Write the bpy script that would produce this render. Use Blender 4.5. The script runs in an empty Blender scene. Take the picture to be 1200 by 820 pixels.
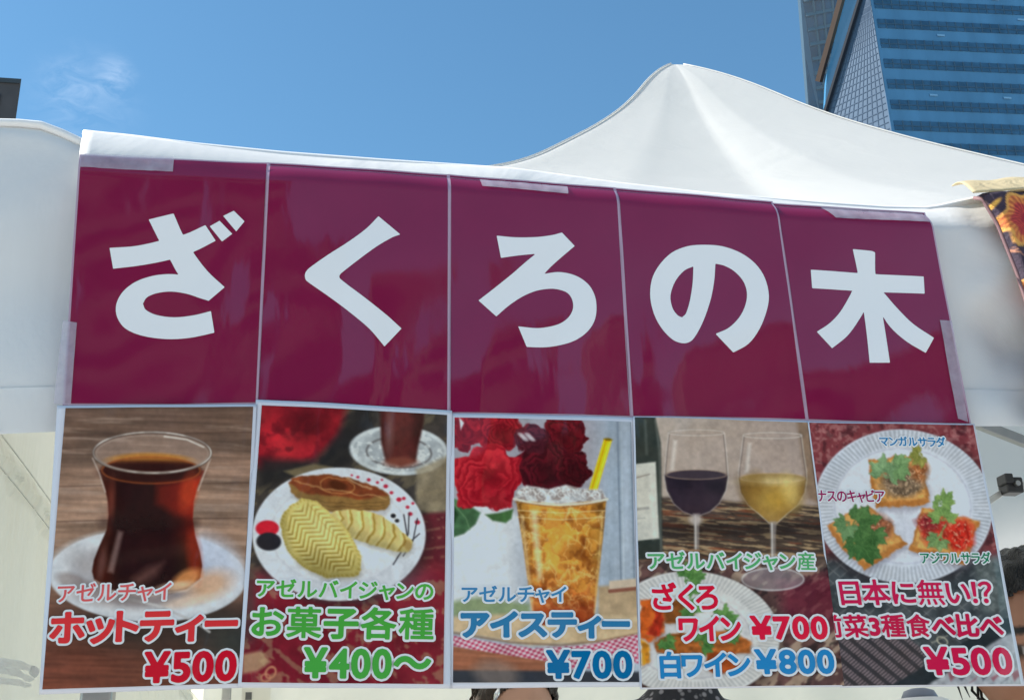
import bpy, bmesh, math, random
import numpy as np
from mathutils import Vector, Matrix
R = math.radians
random.seed(7)
SC = bpy.context.scene
COL = bpy.context.collection

# ------------------------------------------------------------------ camera
F = 1450.0                                   # focal length in photo pixels (photo 1200 x 820)
CAM = np.array([-0.2639, -1.3282, 1.25])
YAW, PITCH, ROLL = 0.1727, 0.366, -0.0285
def cam_axes():
    y, p, r = YAW, PITCH, ROLL
    f = np.array([math.sin(y)*math.cos(p), math.cos(y)*math.cos(p), math.sin(p)])
    rt = np.array([math.cos(y), -math.sin(y), 0.0]); up = np.cross(rt, f)
    return rt*math.cos(r)+up*math.sin(r), -rt*math.sin(r)+up*math.cos(r), f
CR, CU, CF = cam_axes()
cd = bpy.data.cameras.new('camera'); co = bpy.data.objects.new('camera', cd); COL.objects.link(co)
cd.sensor_width = 36.0; cd.lens = F/1200*36; cd.clip_start = 0.02; cd.clip_end = 3000
m = Matrix(((CR[0], CU[0], -CF[0], CAM[0]), (CR[1], CU[1], -CF[1], CAM[1]), (CR[2], CU[2], -CF[2], CAM[2]), (0, 0, 0, 1)))
co.matrix_world = m
SC.camera = co

# ------------------------------------------------------------------ sky, sun, exposure
SUN = Vector((-0.72, 0.16, 0.68)).normalized()      # towards the sun: behind the stall, from the left
w = bpy.data.worlds.new("World"); SC.world = w; w.use_nodes = True
nt = w.node_tree; nd = nt.nodes; lk = nt.links
bg = nd['Background']
sky = nd.new('ShaderNodeTexSky'); sky.sky_type = 'NISHITA'; sky.sun_disc = False
sky.sun_elevation = math.asin(SUN.z); sky.sun_rotation = math.atan2(SUN.x, SUN.y)
sky.air_density = 1.0; sky.dust_density = 0.2; sky.ozone_density = 0.6; sky.altitude = 50
# thin wisps of cloud low in the sky
tc = nd.new('ShaderNodeTexCoord')
def world_blob(direction, size):
    vs = nd.new('ShaderNodeVectorMath'); vs.operation = 'DISTANCE'; vs.inputs[1].default_value = direction
    lk.new(tc.outputs['Generated'], vs.inputs[0])
    mr = nd.new('ShaderNodeMapRange'); mr.interpolation_type = 'SMOOTHSTEP'
    mr.inputs[1].default_value = size; mr.inputs[2].default_value = 0.0
    lk.new(vs.outputs['Value'], mr.inputs[0]); return mr.outputs[0]
def ray(px, py):
    d = CF + CR*(px-600)/F - CU*(py-410)/F
    return d/np.linalg.norm(d)
mp = nd.new('ShaderNodeMapping'); mp.inputs['Scale'].default_value = (1, 1, 2.2); mp.inputs['Location'].default_value = (0.37, 0.12, 0.21); lk.new(tc.outputs['Generated'], mp.inputs[0])
nz = nd.new('ShaderNodeTexNoise'); nz.inputs['Scale'].default_value = 42; nz.inputs['Detail'].default_value = 7; nz.inputs['Roughness'].default_value = 0.6; nz.inputs['Distortion'].default_value = 0.8
lk.new(mp.outputs[0], nz.inputs[0])
cr = nd.new('ShaderNodeValToRGB'); cr.color_ramp.elements[0].position = 0.36; cr.color_ramp.elements[1].position = 0.9
lk.new(nz.outputs[0], cr.inputs[0])
acc = None
for px, py, s, k in ((84, 104, 0.036, 0.24), (131, 93, 0.024, 0.40), (98, 118, 0.055, 0.14)):
    b = world_blob(tuple(ray(px, py)), s)
    mu = nd.new('ShaderNodeMath'); mu.operation = 'MULTIPLY'; mu.inputs[1].default_value = k; lk.new(b, mu.inputs[0])
    if acc is None: acc = mu.outputs[0]
    else:
        mx = nd.new('ShaderNodeMath'); mx.operation = 'MAXIMUM'; lk.new(acc, mx.inputs[0]); lk.new(mu.outputs[0], mx.inputs[1]); acc = mx.outputs[0]
mm = nd.new('ShaderNodeMath'); mm.operation = 'MULTIPLY'; lk.new(acc, mm.inputs[0]); lk.new(cr.outputs[0], mm.inputs[1])
mixw = nd.new('ShaderNodeMix'); mixw.data_type = 'RGBA'
lk.new(mm.outputs[0], mixw.inputs[0]); hs = nd.new('ShaderNodeHueSaturation'); hs.inputs['Saturation'].default_value = 1.14; lk.new(sky.outputs[0], hs.inputs['Color'])
gain = nd.new('ShaderNodeMix'); gain.data_type = 'RGBA'; gain.blend_type = 'MULTIPLY'; gain.inputs[0].default_value = 1; gain.inputs[7].default_value = (0.86, 1.10, 1.06, 1)
lk.new(hs.outputs[0], gain.inputs[6]); lk.new(gain.outputs[2], mixw.inputs[6]); mixw.inputs[7].default_value = (8.5, 9.0, 9.8, 1)
lk.new(mixw.outputs[2], bg.inputs[0]); bg.inputs[1].default_value = 0.101
sl = bpy.data.lights.new('sun', 'SUN'); sl.energy = 5.0; sl.angle = R(0.53); sl.color = (1, 0.94, 0.84)
so = bpy.data.objects.new('sun', sl); COL.objects.link(so); so.rotation_euler = SUN.to_track_quat('Z', 'Y').to_euler(); so.location = (-10, 10, 20)
SC.view_settings.view_transform = 'Standard'; SC.view_settings.look = 'None'; SC.view_settings.gamma = 1
SC.view_settings.use_curve_mapping = False
SC.view_settings.exposure = 0.84
SC.cycles.max_bounces = 10; SC.cycles.transparent_max_bounces = 16; SC.cycles.transmission_bounces = 6
SC.cycles.diffuse_bounces = 5

# ------------------------------------------------------------------ general helpers
def s2l(c):
    c = np.asarray(c, float)/255.0
    return np.where(c <= 0.04045, c/12.92, ((c+0.055)/1.055)**2.4)
def lin(r, g, b): return tuple(float(v) for v in s2l((r, g, b)))
def at_y(px, py, Y):                       # the point of the upright plane y = Y seen at a photo pixel
    d = ray(px, py); t = (Y-CAM[1])/d[1]; return CAM+d*t
def at_x(px, py, X):
    d = ray(px, py); t = (X-CAM[0])/d[0]; return CAM+d*t
def at_d(px, py, D): return CAM+ray(px, py)*D
def plane_xz(P):                           # many pixels -> x, z on the banner plane y = 0
    P = np.asarray(P, float)
    d = CF[None]+np.outer((P[:, 0]-600)/F, CR)-np.outer((P[:, 1]-410)/F, CU)
    t = -CAM[1]/d[:, 1]; W = CAM[None]+d*t[:, None]; return W[:, [0, 2]]
def to_px(W):
    d = W-CAM[None]; z = d@CF
    return np.stack([600+F*(d@CR)/z, 410-F*(d@CU)/z], 1)

def tag(o, label=None, cat=None, group=None, kind=None):
    if label: o['label'] = label
    if cat: o['category'] = cat
    if group: o['group'] = group
    if kind: o['kind'] = kind
    return o
def empty(name, loc, label, cat, group=None):
    o = bpy.data.objects.new(name, None); COL.objects.link(o); o.location = Vector([float(v) for v in loc]); o.empty_display_size = 0.05
    return tag(o, label, cat, group)
def mesh_obj(name, V, Fc, mat, parent=None, loc=None, smooth=False, attr=None):
    """V: world coordinates. The object's origin goes to loc (or to the parent's own origin)."""
    V = np.asarray(V, float).reshape(-1, 3)
    org = np.array(parent_world(parent)) if parent is not None else (np.array(loc, float) if loc is not None else np.array([V[:, 0].mean(), V[:, 1].mean(), V[:, 2].min()]))
    me = bpy.data.meshes.new(name)
    L = V-org[None]
    if isinstance(Fc, np.ndarray):
        n = len(Fc); k = Fc.shape[1]
        me.vertices.add(len(L)); me.vertices.foreach_set('co', L.astype(np.float32).ravel())
        me.loops.add(n*k); me.loops.foreach_set('vertex_index', Fc.astype(np.int32).ravel())
        me.polygons.add(n); me.polygons.foreach_set('loop_start', np.arange(0, n*k, k, dtype=np.int32))
        me.update(calc_edges=True)
    else:
        me.from_pydata([tuple(v) for v in L], [], [tuple(f) for f in Fc])
    if attr is not None:
        a = me.color_attributes.new('paint', 'FLOAT_COLOR', 'POINT')
        a.data.foreach_set('color', np.concatenate([attr, np.ones((len(attr), 1))], 1).astype(np.float32).ravel())
    mats = mat if isinstance(mat, (list, tuple)) else [mat]
    for mm_ in mats: me.materials.append(mm_)
    if smooth: me.polygons.foreach_set('use_smooth', np.ones(len(me.polygons), bool))
    o = bpy.data.objects.new(name, me); COL.objects.link(o)
    if parent is not None: o.parent = parent
    else: o.location = Vector([float(v) for v in org])
    return o
def parent_world(o):
    p = Vector(o.location)
    q = o.parent
    while q is not None: p = p+Vector(q.location); q = q.parent
    return (p.x, p.y, p.z)

class MB:
    """collects boxes, bars, tubes in world coordinates"""
    def __init__(self): self.v = []; self.f = []
    def add(self, V, Fc):
        b = len(self.v); self.v += [tuple(float(c) for c in p) for p in V]; self.f += [tuple(i+b for i in f) for f in Fc]
    def box(self, c, s, ax=None):
        c = Vector(c); hx, hy, hz = [v/2 for v in s]
        ax = ax or (Vector((1, 0, 0)), Vector((0, 1, 0)), Vector((0, 0, 1)))
        V = [c+ax[0]*x*hx+ax[1]*y*hy+ax[2]*z*hz for x, y, z in ((-1,-1,-1),(1,-1,-1),(1,1,-1),(-1,1,-1),(-1,-1,1),(1,-1,1),(1,1,1),(-1,1,1))]
        self.add(V, [(0,3,2,1),(4,5,6,7),(0,1,5,4),(1,2,6,5),(2,3,7,6),(3,0,4,7)])
    def bar(self, a, b, wd, ht, up=(0, 0, 1)):
        a = Vector(a); b = Vector(b); d = (b-a).normalized(); s = d.cross(Vector(up)).normalized(); u = s.cross(d)
        self.box((a+b)/2, ((b-a).length, wd, ht), (d, s, u))
    def tube(self, pts, rad, n=10, cap=True):
        pts = [Vector(p) for p in pts]; rings = []
        rr = rad if isinstance(rad, (list, tuple)) else [rad]*len(pts)
        up = Vector((0.13, 0.31, 0.94))
        V = []; 
        for i, p in enumerate(pts):
            d = (pts[min(i+1, len(pts)-1)]-pts[max(i-1, 0)]).normalized()
            s = d.cross(up).normalized(); u = s.cross(d)
            for k in range(n):
                a = 2*math.pi*k/n; V.append(p+(s*math.cos(a)+u*math.sin(a))*rr[i])
        Fc = []
        for i in range(len(pts)-1):
            for k in range(n): Fc.append((i*n+k, i*n+(k+1)%n, (i+1)*n+(k+1)%n, (i+1)*n+k))
        if cap: Fc.append(tuple(range(n))[::-1]); Fc.append(tuple((len(pts)-1)*n+k for k in range(n)))
        self.add(V, Fc)
    def build(self, name, mat, parent=None, loc=None, smooth=False, bevel=0):
        o = mesh_obj(name, self.v, self.f, mat, parent, loc, smooth)
        if bevel:
            b = o.modifiers.new('bevel', 'BEVEL'); b.width = bevel; b.segments = 2
        return o
def grid_faces(nu, nv):
    i = np.arange(nu-1)[:, None]; j = np.arange(nv-1)[None, :]
    a = (i*nv+j).ravel(); return np.stack([a, a+nv, a+nv+1, a+1], 1)

# ------------------------------------------------------------------ materials
def mat(name, base, rough=0.6, var=0.0, vscale=6.0, bump=0.0, bscale=40.0, metal=0.0, coat=0.0, spec=0.5, attr=False, coat_ior=1.6, coat_rough=0.05, coat_bump=0.0, stretch=(1, 1, 1), spread=0.0):
    mt = bpy.data.materials.new(name); mt.use_nodes = True
    n = mt.node_tree.nodes; l = mt.node_tree.links; p = n['Principled BSDF']
    p.inputs['Roughness'].default_value = rough; p.inputs['Metallic'].default_value = metal
    p.inputs['Specular IOR Level'].default_value = spec
    t = n.new('ShaderNodeTexCoord'); mpn = n.new('ShaderNodeMapping'); mpn.inputs['Scale'].default_value = stretch
    l.new(t.outputs['Object'], mpn.inputs[0])
    src = None
    if attr:
        a = n.new('ShaderNodeAttribute'); a.attribute_name = 'paint'; src = a.outputs['Color']
    if var > 0:
        z = n.new('ShaderNodeTexNoise'); z.inputs['Scale'].default_value = vscale; z.inputs['Detail'].default_value = 5
        l.new(mpn.outputs[0], z.inputs[0])
        mr = n.new('ShaderNodeMapRange'); mr.inputs[1].default_value = 0.25; mr.inputs[2].default_value = 0.75; mr.inputs[3].default_value = 1-var; mr.inputs[4].default_value = 1+var
        l.new(z.outputs[0], mr.inputs[0])
        mx = n.new('ShaderNodeMix'); mx.data_type = 'RGBA'; mx.blend_type = 'MULTIPLY'; mx.inputs[0].default_value = 1
        if src is not None: l.new(src, mx.inputs[6])
        else: mx.inputs[6].default_value = (*base, 1)
        l.new(mr.outputs[0], mx.inputs[7]); src = mx.outputs[2]
    if src is not None: l.new(src, p.inputs['Base Color'])
    else: p.inputs['Base Color'].default_value = (*base, 1)
    if bump > 0:
        z = n.new('ShaderNodeTexNoise'); z.inputs['Scale'].default_value = bscale; z.inputs['Detail'].default_value = 4
        l.new(mpn.outputs[0], z.inputs[0])
        b = n.new('ShaderNodeBump'); b.inputs['Strength'].default_value = bump; b.inputs['Distance'].default_value = 0.01
        l.new(z.outputs[0], b.inputs['Height']); l.new(b.outputs[0], p.inputs['Normal'])
    if coat > 0:
        p.inputs['Coat Weight'].default_value = coat; p.inputs['Coat IOR'].default_value = coat_ior; p.inputs['Coat Roughness'].default_value = coat_rough
        if coat_bump > 0:
            z = n.new('ShaderNodeTexNoise'); z.inputs['Scale'].default_value = 5.5; z.inputs['Detail'].default_value = 4; z.inputs['Roughness'].default_value = 0.42; z.inputs['Distortion'].default_value = 0.3
            mp2 = n.new('ShaderNodeMapping'); mp2.inputs['Scale'].default_value = (1.6, 1, 0.55)
            l.new(t.outputs['Object'], mp2.inputs[0]); l.new(mp2.outputs[0], z.inputs[0])
            b = n.new('ShaderNodeBump'); b.inputs['Strength'].default_value = coat_bump; b.inputs['Distance'].default_value = 0.02
            l.new(z.outputs[0], b.inputs['Height']); l.new(b.outputs[0], p.inputs['Coat Normal'])
    return mt
def fabric(name, base, trans=0.35, var=0.03, bump=0.15, bscale=7.0, weave=True, tcol=None):
    mt = bpy.data.materials.new(name); mt.use_nodes = True
    n = mt.node_tree.nodes; l = mt.node_tree.links; p = n['Principled BSDF']; out = n['Material Output']
    p.inputs['Roughness'].default_value = 0.55; p.inputs['Specular IOR Level'].default_value = 0.3
    t = n.new('ShaderNodeTexCoord')
    z = n.new('ShaderNodeTexNoise'); z.inputs['Scale'].default_value = 3.0; z.inputs['Detail'].default_value = 6; l.new(t.outputs['Object'], z.inputs[0])
    mr = n.new('ShaderNodeMapRange'); mr.inputs[1].default_value = 0.3; mr.inputs[2].default_value = 0.7; mr.inputs[3].default_value = 1-var; mr.inputs[4].default_value = 1+var
    l.new(z.outputs[0], mr.inputs[0])
    mx = n.new('ShaderNodeMix'); mx.data_type = 'RGBA'; mx.blend_type = 'MULTIPLY'; mx.inputs[0].default_value = 1; mx.inputs[6].default_value = (*base, 1)
    l.new(mr.outputs[0], mx.inputs[7]); l.new(mx.outputs[2], p.inputs['Base Color'])
    z2 = n.new('ShaderNodeTexNoise'); z2.inputs['Scale'].default_value = bscale; z2.inputs['Detail'].default_value = 5; z2.inputs['Distortion'].default_value = 0.7; l.new(t.outputs['Object'], z2.inputs[0])
    b = n.new('ShaderNodeBump'); b.inputs['Strength'].default_value = bump; b.inputs['Distance'].default_value = 0.05; l.new(z2.outputs[0], b.inputs['Height'])
    l.new(b.outputs[0], p.inputs['Normal'])
    tr = n.new('ShaderNodeBsdfTranslucent'); tr.inputs[0].default_value = (*(tcol or base), 1); l.new(b.outputs[0], tr.inputs['Normal'])
    ms = n.new('ShaderNodeMixShader'); ms.inputs[0].default_value = trans
    l.new(p.outputs[0], ms.inputs[1]); l.new(tr.outputs[0], ms.inputs[2]); l.new(ms.outputs[0], out.inputs[0])
    return mt
def film(name, base, alpha, rough=0.25):
    mt = bpy.data.materials.new(name); mt.use_nodes = True
    n = mt.node_tree.nodes; l = mt.node_tree.links; p = n['Principled BSDF']
    p.inputs['Base Color'].default_value = (*base, 1); p.inputs['Roughness'].default_value = rough
    t = n.new('ShaderNodeTexCoord'); z = n.new('ShaderNodeTexNoise'); z.inputs['Scale'].default_value = 60; z.inputs['Detail'].default_value = 4; l.new(t.outputs['Object'], z.inputs[0])
    mr = n.new('ShaderNodeMapRange'); mr.inputs[1].default_value = 0.3; mr.inputs[2].default_value = 0.7; mr.inputs[3].default_value = alpha*0.8; mr.inputs[4].default_value = min(1, alpha*1.2)
    l.new(z.outputs[0], mr.inputs[0]); l.new(mr.outputs[0], p.inputs['Alpha'])
    b = n.new('ShaderNodeBump'); b.inputs['Strength'].default_value = 0.3; b.inputs['Distance'].default_value = 0.002; l.new(z.outputs[0], b.inputs['Height']); l.new(b.outputs[0], p.inputs['Normal'])
    return mt

M_ROOF = fabric('tent_canvas', (0.69, 0.69, 0.68), 0.34, 0.015, 0.10, 4.0, tcol=(0.76, 0.75, 0.72))
M_VAL = fabric('valance_canvas', (0.80, 0.80, 0.80), 0.16, 0.03, 0.16, 5.0)
M_WALL = fabric('tent_wall_canvas', (0.76, 0.745, 0.67), 0.42, 0.03, 0.10, 8.0, tcol=(0.78, 0.755, 0.64))
M_PIPE = mat('white_piping', (0.8, 0.8, 0.8), 0.5)
M_MAROON = mat('maroon_print', (0.222, 0.005, 0.049), 0.5, var=0.05, vscale=14, coat=1.0, coat_ior=1.7, coat_rough=0.06, coat_bump=0.10, spec=0.0)
M_WHITEPRINT = mat('white_print', (0.86, 0.86, 0.87), 0.5, coat=1.0, coat_ior=1.4, coat_rough=0.07, coat_bump=0.10, spec=0.0)
M_PRINT = mat('photo_print', (0.5, 0.5, 0.5), 0.5, attr=True, coat=1.0, coat_ior=1.42, coat_rough=0.05, coat_bump=0.12, spec=0.0)
M_PAPER = mat('laminated_white_margin', (0.70, 0.70, 0.76), 0.4, coat=1.0, coat_ior=1.4, coat_rough=0.06, spec=0.0)
M_EDGE = mat('laminate_edge', (0.50, 0.34, 0.44), 0.3, coat=0.6)
M_TAPE = film('clear_packing_tape', (0.60, 0.56, 0.66), 0.48, 0.25)
M_METAL = mat('galvanised_steel', (0.42, 0.42, 0.42), 0.35, metal=1.0, var=0.1, vscale=20)
M_BLACK = mat('black_plastic', (0.02, 0.02, 0.022), 0.4)

# ------------------------------------------------------------------ ground (structure)
def build_ground():
    S = 900
    me = mesh_obj('ground', [(-S, -S, 0), (S, -S, 0), (S, S, 0), (-S, S, 0)], [(0, 1, 2, 3)], mat('paving', (0.50, 0.48, 0.45), 0.85, var=0.18, vscale=0.8, bump=0.3, bscale=60), loc=(0, 0, 0))
    tag(me, kind='structure')
build_ground()

# ------------------------------------------------------------------ towers and buildings behind
def facade_tower():
    D = 95.0
    GLASS = mat('blue_spandrel_glass', (0.062, 0.180, 0.330), 0.22, var=0.16, vscale=0.5, stretch=(1.6, 1.6, .25), spec=0.9)
    PALE = mat('pale_ribbed_cladding', (0.070, 0.118, 0.188), 0.6, spec=0.15, var=0.12, vscale=0.5)
    DARK = mat('dark_window_glass', (0.024, 0.080, 0.158), 0.12, var=0.35, vscale=1.2, spec=0.8)
    MULL = mat('window_mullion', (0.04, 0.085, 0.14), 0.4)
    BRZ = mat('bronze_trim', (0.065, 0.042, 0.034), 0.5, spec=.2)
    PALE_BAR = mat('pale_bar_face', (0.16, 0.33, 0.52), 0.4)
    # front face: an upright plane through the corner edge, running to the right
    c0 = at_d(1047, 165, D)
    az = math.radians(-3.0)                                     # heading of the front face
    dirx = np.array([math.cos(az), math.sin(az), 0.0])
    nrm = np.array([dirx[1], -dirx[0], 0.0])                    # towards the viewer
    def hit(px, py):
        d = ray(px, py); t = ((c0-CAM)@nrm)/(d@nrm); return CAM+d*t
    zt = hit(1024, -120)[2]
    ca, cb = hit(1047, 165), hit(1020, 0)
    def corner(z):                                               # the slightly leaning corner edge
        t = (z-ca[2])/(cb[2]-ca[2]); return ca+(cb-ca)*t
    Wd = 46.0
    root = empty('glass_office_tower', (c0[0]+20, c0[1], 0), 'tall blue glass office tower with dark window bands rising at the right', 'tower')
    dep = np.array([c0[0]-CAM[0]+12, c0[1]-CAM[1], 0]); dep = dep/np.linalg.norm(dep)*38.0
    def P(a): return tuple(a)
    A0, A1 = corner(0), corner(zt)
    B0, B1 = A0+dirx*Wd, A0*0+corner(zt)+dirx*(Wd-8)
    V = [A0, B0, B0+dep, A0+dep, A1, B1, B1+dep, A1+dep]
    mesh_obj('facade', V, [(0,1,5,4),(1,2,6,5),(2,3,7,6),(4,5,6,7),(0,3,2,1)], GLASS, root)
    # storeys: one recessed band of windows each
    zz = sorted(hit(1125, y)[2] for y in (20, 42.7))
    st = zz[1]-zz[0]; zref = hit(1030, 33)[2]
    k0 = -int(zref/st)+1; n = 0
    rnd = random.Random(3)
    zs = [zref+k*st for k in range(k0, 8) if zref+k*st < zt-1 and zref+k*st > 16]
    for z in zs:
        hh = st*0.44
        a = corner(z); a2 = corner(z+hh)
        mb = MB(); ml = MB()
        outp = nrm*0.06
        x = 0.25; pw = 0.62
        while x < Wd-3:
            q0 = a+dirx*x+outp; q1 = a+dirx*(x+pw)+outp; q2 = a2+dirx*(x+pw)+outp; q3 = a2+dirx*x+outp
            mb.add([q0, q1, q2, q3, q0-outp*3, q1-outp*3, q2-outp*3, q3-outp*3], [(0,1,2,3),(4,7,6,5),(0,4,5,1),(1,5,6,2),(2,6,7,3),(3,7,4,0)])
            j0 = a+dirx*(x+pw+0.035)+outp; j2 = a2+dirx*(x+pw+0.035)+outp
            ml.bar(j0, j2, 0.06, 0.07, up=tuple(dirx))
            x += pw+0.07
        ml.bar(a+(a2-a)*0.45+dirx*0.25+nrm*0.08, a+(a2-a)*0.45+dirx*(Wd-3)+nrm*0.07, 0.04, 0.05)
        bnd = mb.build('window_band', DARK, root); ml.build('mullion', MULL, bnd)
        # small pale bars standing for ceiling lights of the storeys, seen through the spandrel
        if rnd.random() < 0.8:
            for q in range(rnd.randint(1, 4)):
                c = a+dirx*rnd.uniform(2, 28)+np.array([0, 0, hh+st*0.3])+outp
                lm = MB(); lm.box(c, (0.6, 0.06, 0.14)); lm.build('pale_bar', PALE_BAR, bnd)
    # pale folded side facet, tapering upwards
    def onplane(px, py, hd, p0):
        d0 = np.array([math.cos(hd), math.sin(hd), 0]); n0 = np.array([d0[1], -d0[0], 0])
        d = ray(px, py); t = ((p0-CAM)@n0)/(d@n0); return CAM+d*t
    hd = math.radians(125)                                        # runs back to the left
    L0, L1 = onplane(966, 140, hd, ca), onplane(1009, 0, hd, ca)
    def lint(P0, P1, z): return P0+(P1-P0)*((z-P0[2])/(P1[2]-P0[2]))
    zlow, zmid = 22.0, zt
    ll, lh = lint(L0, L1, zlow), lint(L0, L1, min(zt, L1[2]*1.02))
    rl, rh = corner(zlow), corner(lh[2])
    n2 = np.array([math.sin(hd), -math.cos(hd), 0])*-1
    eps = np.array([-0.05, -0.05, 0])
    zr_ = np.linspace(zlow, lh[2], 73); fv = []; ff = []
    for z in zr_: fv += [lint(L0, L1, z), corner(z)+eps, lint(L0, L1, z)+dep*.3, corner(z)+dep*.3]
    for k in range(72):
        o_ = 4*k; ff += [(o_, o_+1, o_+5, o_+4), (o_+2, o_, o_+4, o_+6)]
    ff += [(0, 2, 3, 1), (4*72, 4*72+1, 4*72+3, 4*72+2)]
    mesh_obj('side_facet', fv, ff, PALE, root)
    rib = MB(); 
    for k in range(1, 72):                                       # fine storey joints of the facet
        z = zlow+(lh[2]-zlow)*k/72
        a, b = lint(L0, L1, z), corner(z)+eps
        if (b-a)@(b-a) < 0.2: continue
        fn0 = np.cross(rl-ll, lh-ll); fn0 = fn0/np.linalg.norm(fn0); fn0 = fn0*(-1 if fn0 @ (CAM-ll) < 0 else 1); rib.bar(a+(b-a)*0.02+fn0*.01, a+(b-a)*0.98+fn0*.01, 0.06, 0.04, up=tuple(fn0))
    for k in range(1, 14):
        f = k/14
        fn_ = np.cross(rl-ll, lh-ll); fn_ = fn_/np.linalg.norm(fn_); fn_ = fn_*(-1 if fn_ @ (CAM-ll) < 0 else 1)
        rib.bar(ll+(rl+eps-ll)*f+fn_*.01, lh+(rh+eps-lh)*f+fn_*.01, 0.06, 0.04, up=tuple(fn_))
    rib.build('facet_joint', mat('facet_joint', (0.048, 0.085, 0.145), 0.6, spec=0.1), root)
    edge = MB(); edge.tube([ll+eps*3, lh+eps*3], 0.20, 6); edge.build('corner_trim', mat('dark_trim', (0.012, 0.018, 0.03), 0.5, spec=.1), root)
    # second tower, behind and to the left
    D2 = 150.0
    r2 = empty('slim_tower', (at_d(960, 150, D2)[0], at_d(960, 150, D2)[1], 0), 'slim dark glazed tower with a pale side wall just left of the big blue tower', 'tower')
    def q(px, py, dd=D2): return at_d(px, py, dd)
    def up_down(pts, dd):
        # a wall given by its two upright edges (each two pixels); carried down to the ground
        out = []
        for (a, b) in pts:
            A, B = q(*a, dd), q(*b, dd); out.append((lint(A, B, 0.0), B+(B-A)*0.25))
        return out
    GL2 = mat('dark_teal_glass', (0.014, 0.075, 0.15), 0.15, var=0.4, vscale=0.3, spec=0.8)
    e = up_down([((962, 140), (941, 0)), ((1001, 140), (998, 0))], D2)
    mesh_obj('facade', [e[0][0], e[1][0], e[1][1], e[0][1], e[0][0]+dep*0.5, e[1][0]+dep*0.5, e[1][1]+dep*0.5, e[0][1]+dep*0.5], [(0,1,2,3),(1,5,6,2),(3,2,6,7),(0,3,7,4),(4,7,6,5)], GL2, r2)
    e2 = up_down([((947, 140), (936, 0)), ((962, 140), (941, 0))], D2)
    off = np.array([0, 0.3, 0])
    mesh_obj('side_wall', [e2[0][0]+off, e2[1][0]+eps, e2[1][1]+eps, e2[0][1]+off, e2[0][0]+dep*0.3, e2[1][0]+dep*0.3, e2[1][1]+dep*0.3, e2[0][1]+dep*0.3], [(0,1,2,3),(3,2,6,7),(0,3,7,4)], mat('pale_blue_cladding', (0.075, 0.14, 0.22), 0.4), r2)
    gr = MB()
    for k in range(0, 16):
        z = q(950, 140)[2]+(q(950, 0)[2]-q(950, 140)[2])*k/8.0
        a, b = lint(*e[0], z), lint(*e[1], z)
        gr.bar(a-np.array([0, .1, 0]), b-np.array([0, .1, 0]), 0.2, 0.42)
    for k in range(1, 5):
        a = e[0][0]+(e[1][0]-e[0][0])*k/5; b = e[0][1]+(e[1][1]-e[0][1])*k/5
        gr.bar(a-np.array([0, .1, 0]), b-np.array([0, .1, 0]), 0.2, 0.22, up=(1, 0, 0))
    gr.build('mullion', mat('grey_mullion', (0.10, 0.15, 0.20), 0.5), r2)
    # slanting glass fin and bronze rail between the two towers
    d3 = 125.0
    fa, fb, fc, fd = q(971, 118, d3), q(966, 140, d3), q(1008, -4, d3), q(988, -4, d3)
    fe = q(969, 85, d3)
    ext = (fc-fb)*0.3
    th = np.array([0.6, 2.0, 0])
    fin = [fe, fb, fc+ext, fd+ext]
    mesh_obj('glass_fin', fin+[p+th for p in fin], [(0,1,2,3),(7,6,5,4),(0,4,5,1),(1,5,6,2),(2,6,7,3),(3,7,4,0)], mat('fin_glass', (0.06, 0.23, 0.42), 0.2, var=0.1, vscale=0.2), root)
    rl_ = MB(); a, b = q(959.5, 96, d3-2), q(987, -4, d3-2)
    rl_.bar(a, b+(b-a)*0.3, 0.5, 0.5, up=(0.5, 0.5, 0)); rl_.build('bronze_rail', BRZ, root)
facade_tower()

def left_building():
    D = 120.0
    a = at_d(18, 134, D); b = at_d(18.5, 83, D)
    root = empty('dark_apartment_block', (a[0]-8, a[1]+5, 0), 'small dark brown building top poking up at the far left edge', 'building')
    WIN_L = mat('dim_window', (0.05, 0.055, 0.065), 0.2, spec=0.8); BR = mat('dark_brown_tile', (0.055, 0.048, 0.050), 0.6, var=0.2, vscale=0.6)
    ztop = b[2]; cx = a[0]; rr_ = ray(18, 110); back = np.array([rr_[0], rr_[1], 0]); back = back/np.linalg.norm(back)*12
    def prism(x0, x1, z0, z1, g):
        f = [np.array([x0-g, a[1]-g, z]) for z in (z0, z1)]+[np.array([x1+g, a[1]-g, z]) for z in (z0, z1)]; q = [f[0], f[2], f[2]+back, f[0]+back, f[1], f[3], f[3]+back, f[1]+back]
        m_ = MB(); m_.add(q, [(0,3,2,1),(4,5,6,7),(0,1,5,4),(1,2,6,5),(2,3,7,6),(3,0,4,7)]); return m_
    prism(cx-18, cx, 0, ztop, 0).build('wall', BR, root)
    prism(cx-18, cx, ztop-0.1, ztop+0.35, 0.15).build('roof', mat('roof_edge', (0.03, 0.04, 0.05), 0.6), root)
    for k in range(9):
        z = ztop-1.9-k*2.6
        for j in range(5): wn = MB(); wn.box((cx-2.2-j*3.4, a[1]-0.05, z), (1.5, 0.2, 1.2)); wn.build('window', WIN_L, root)
left_building()

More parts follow.
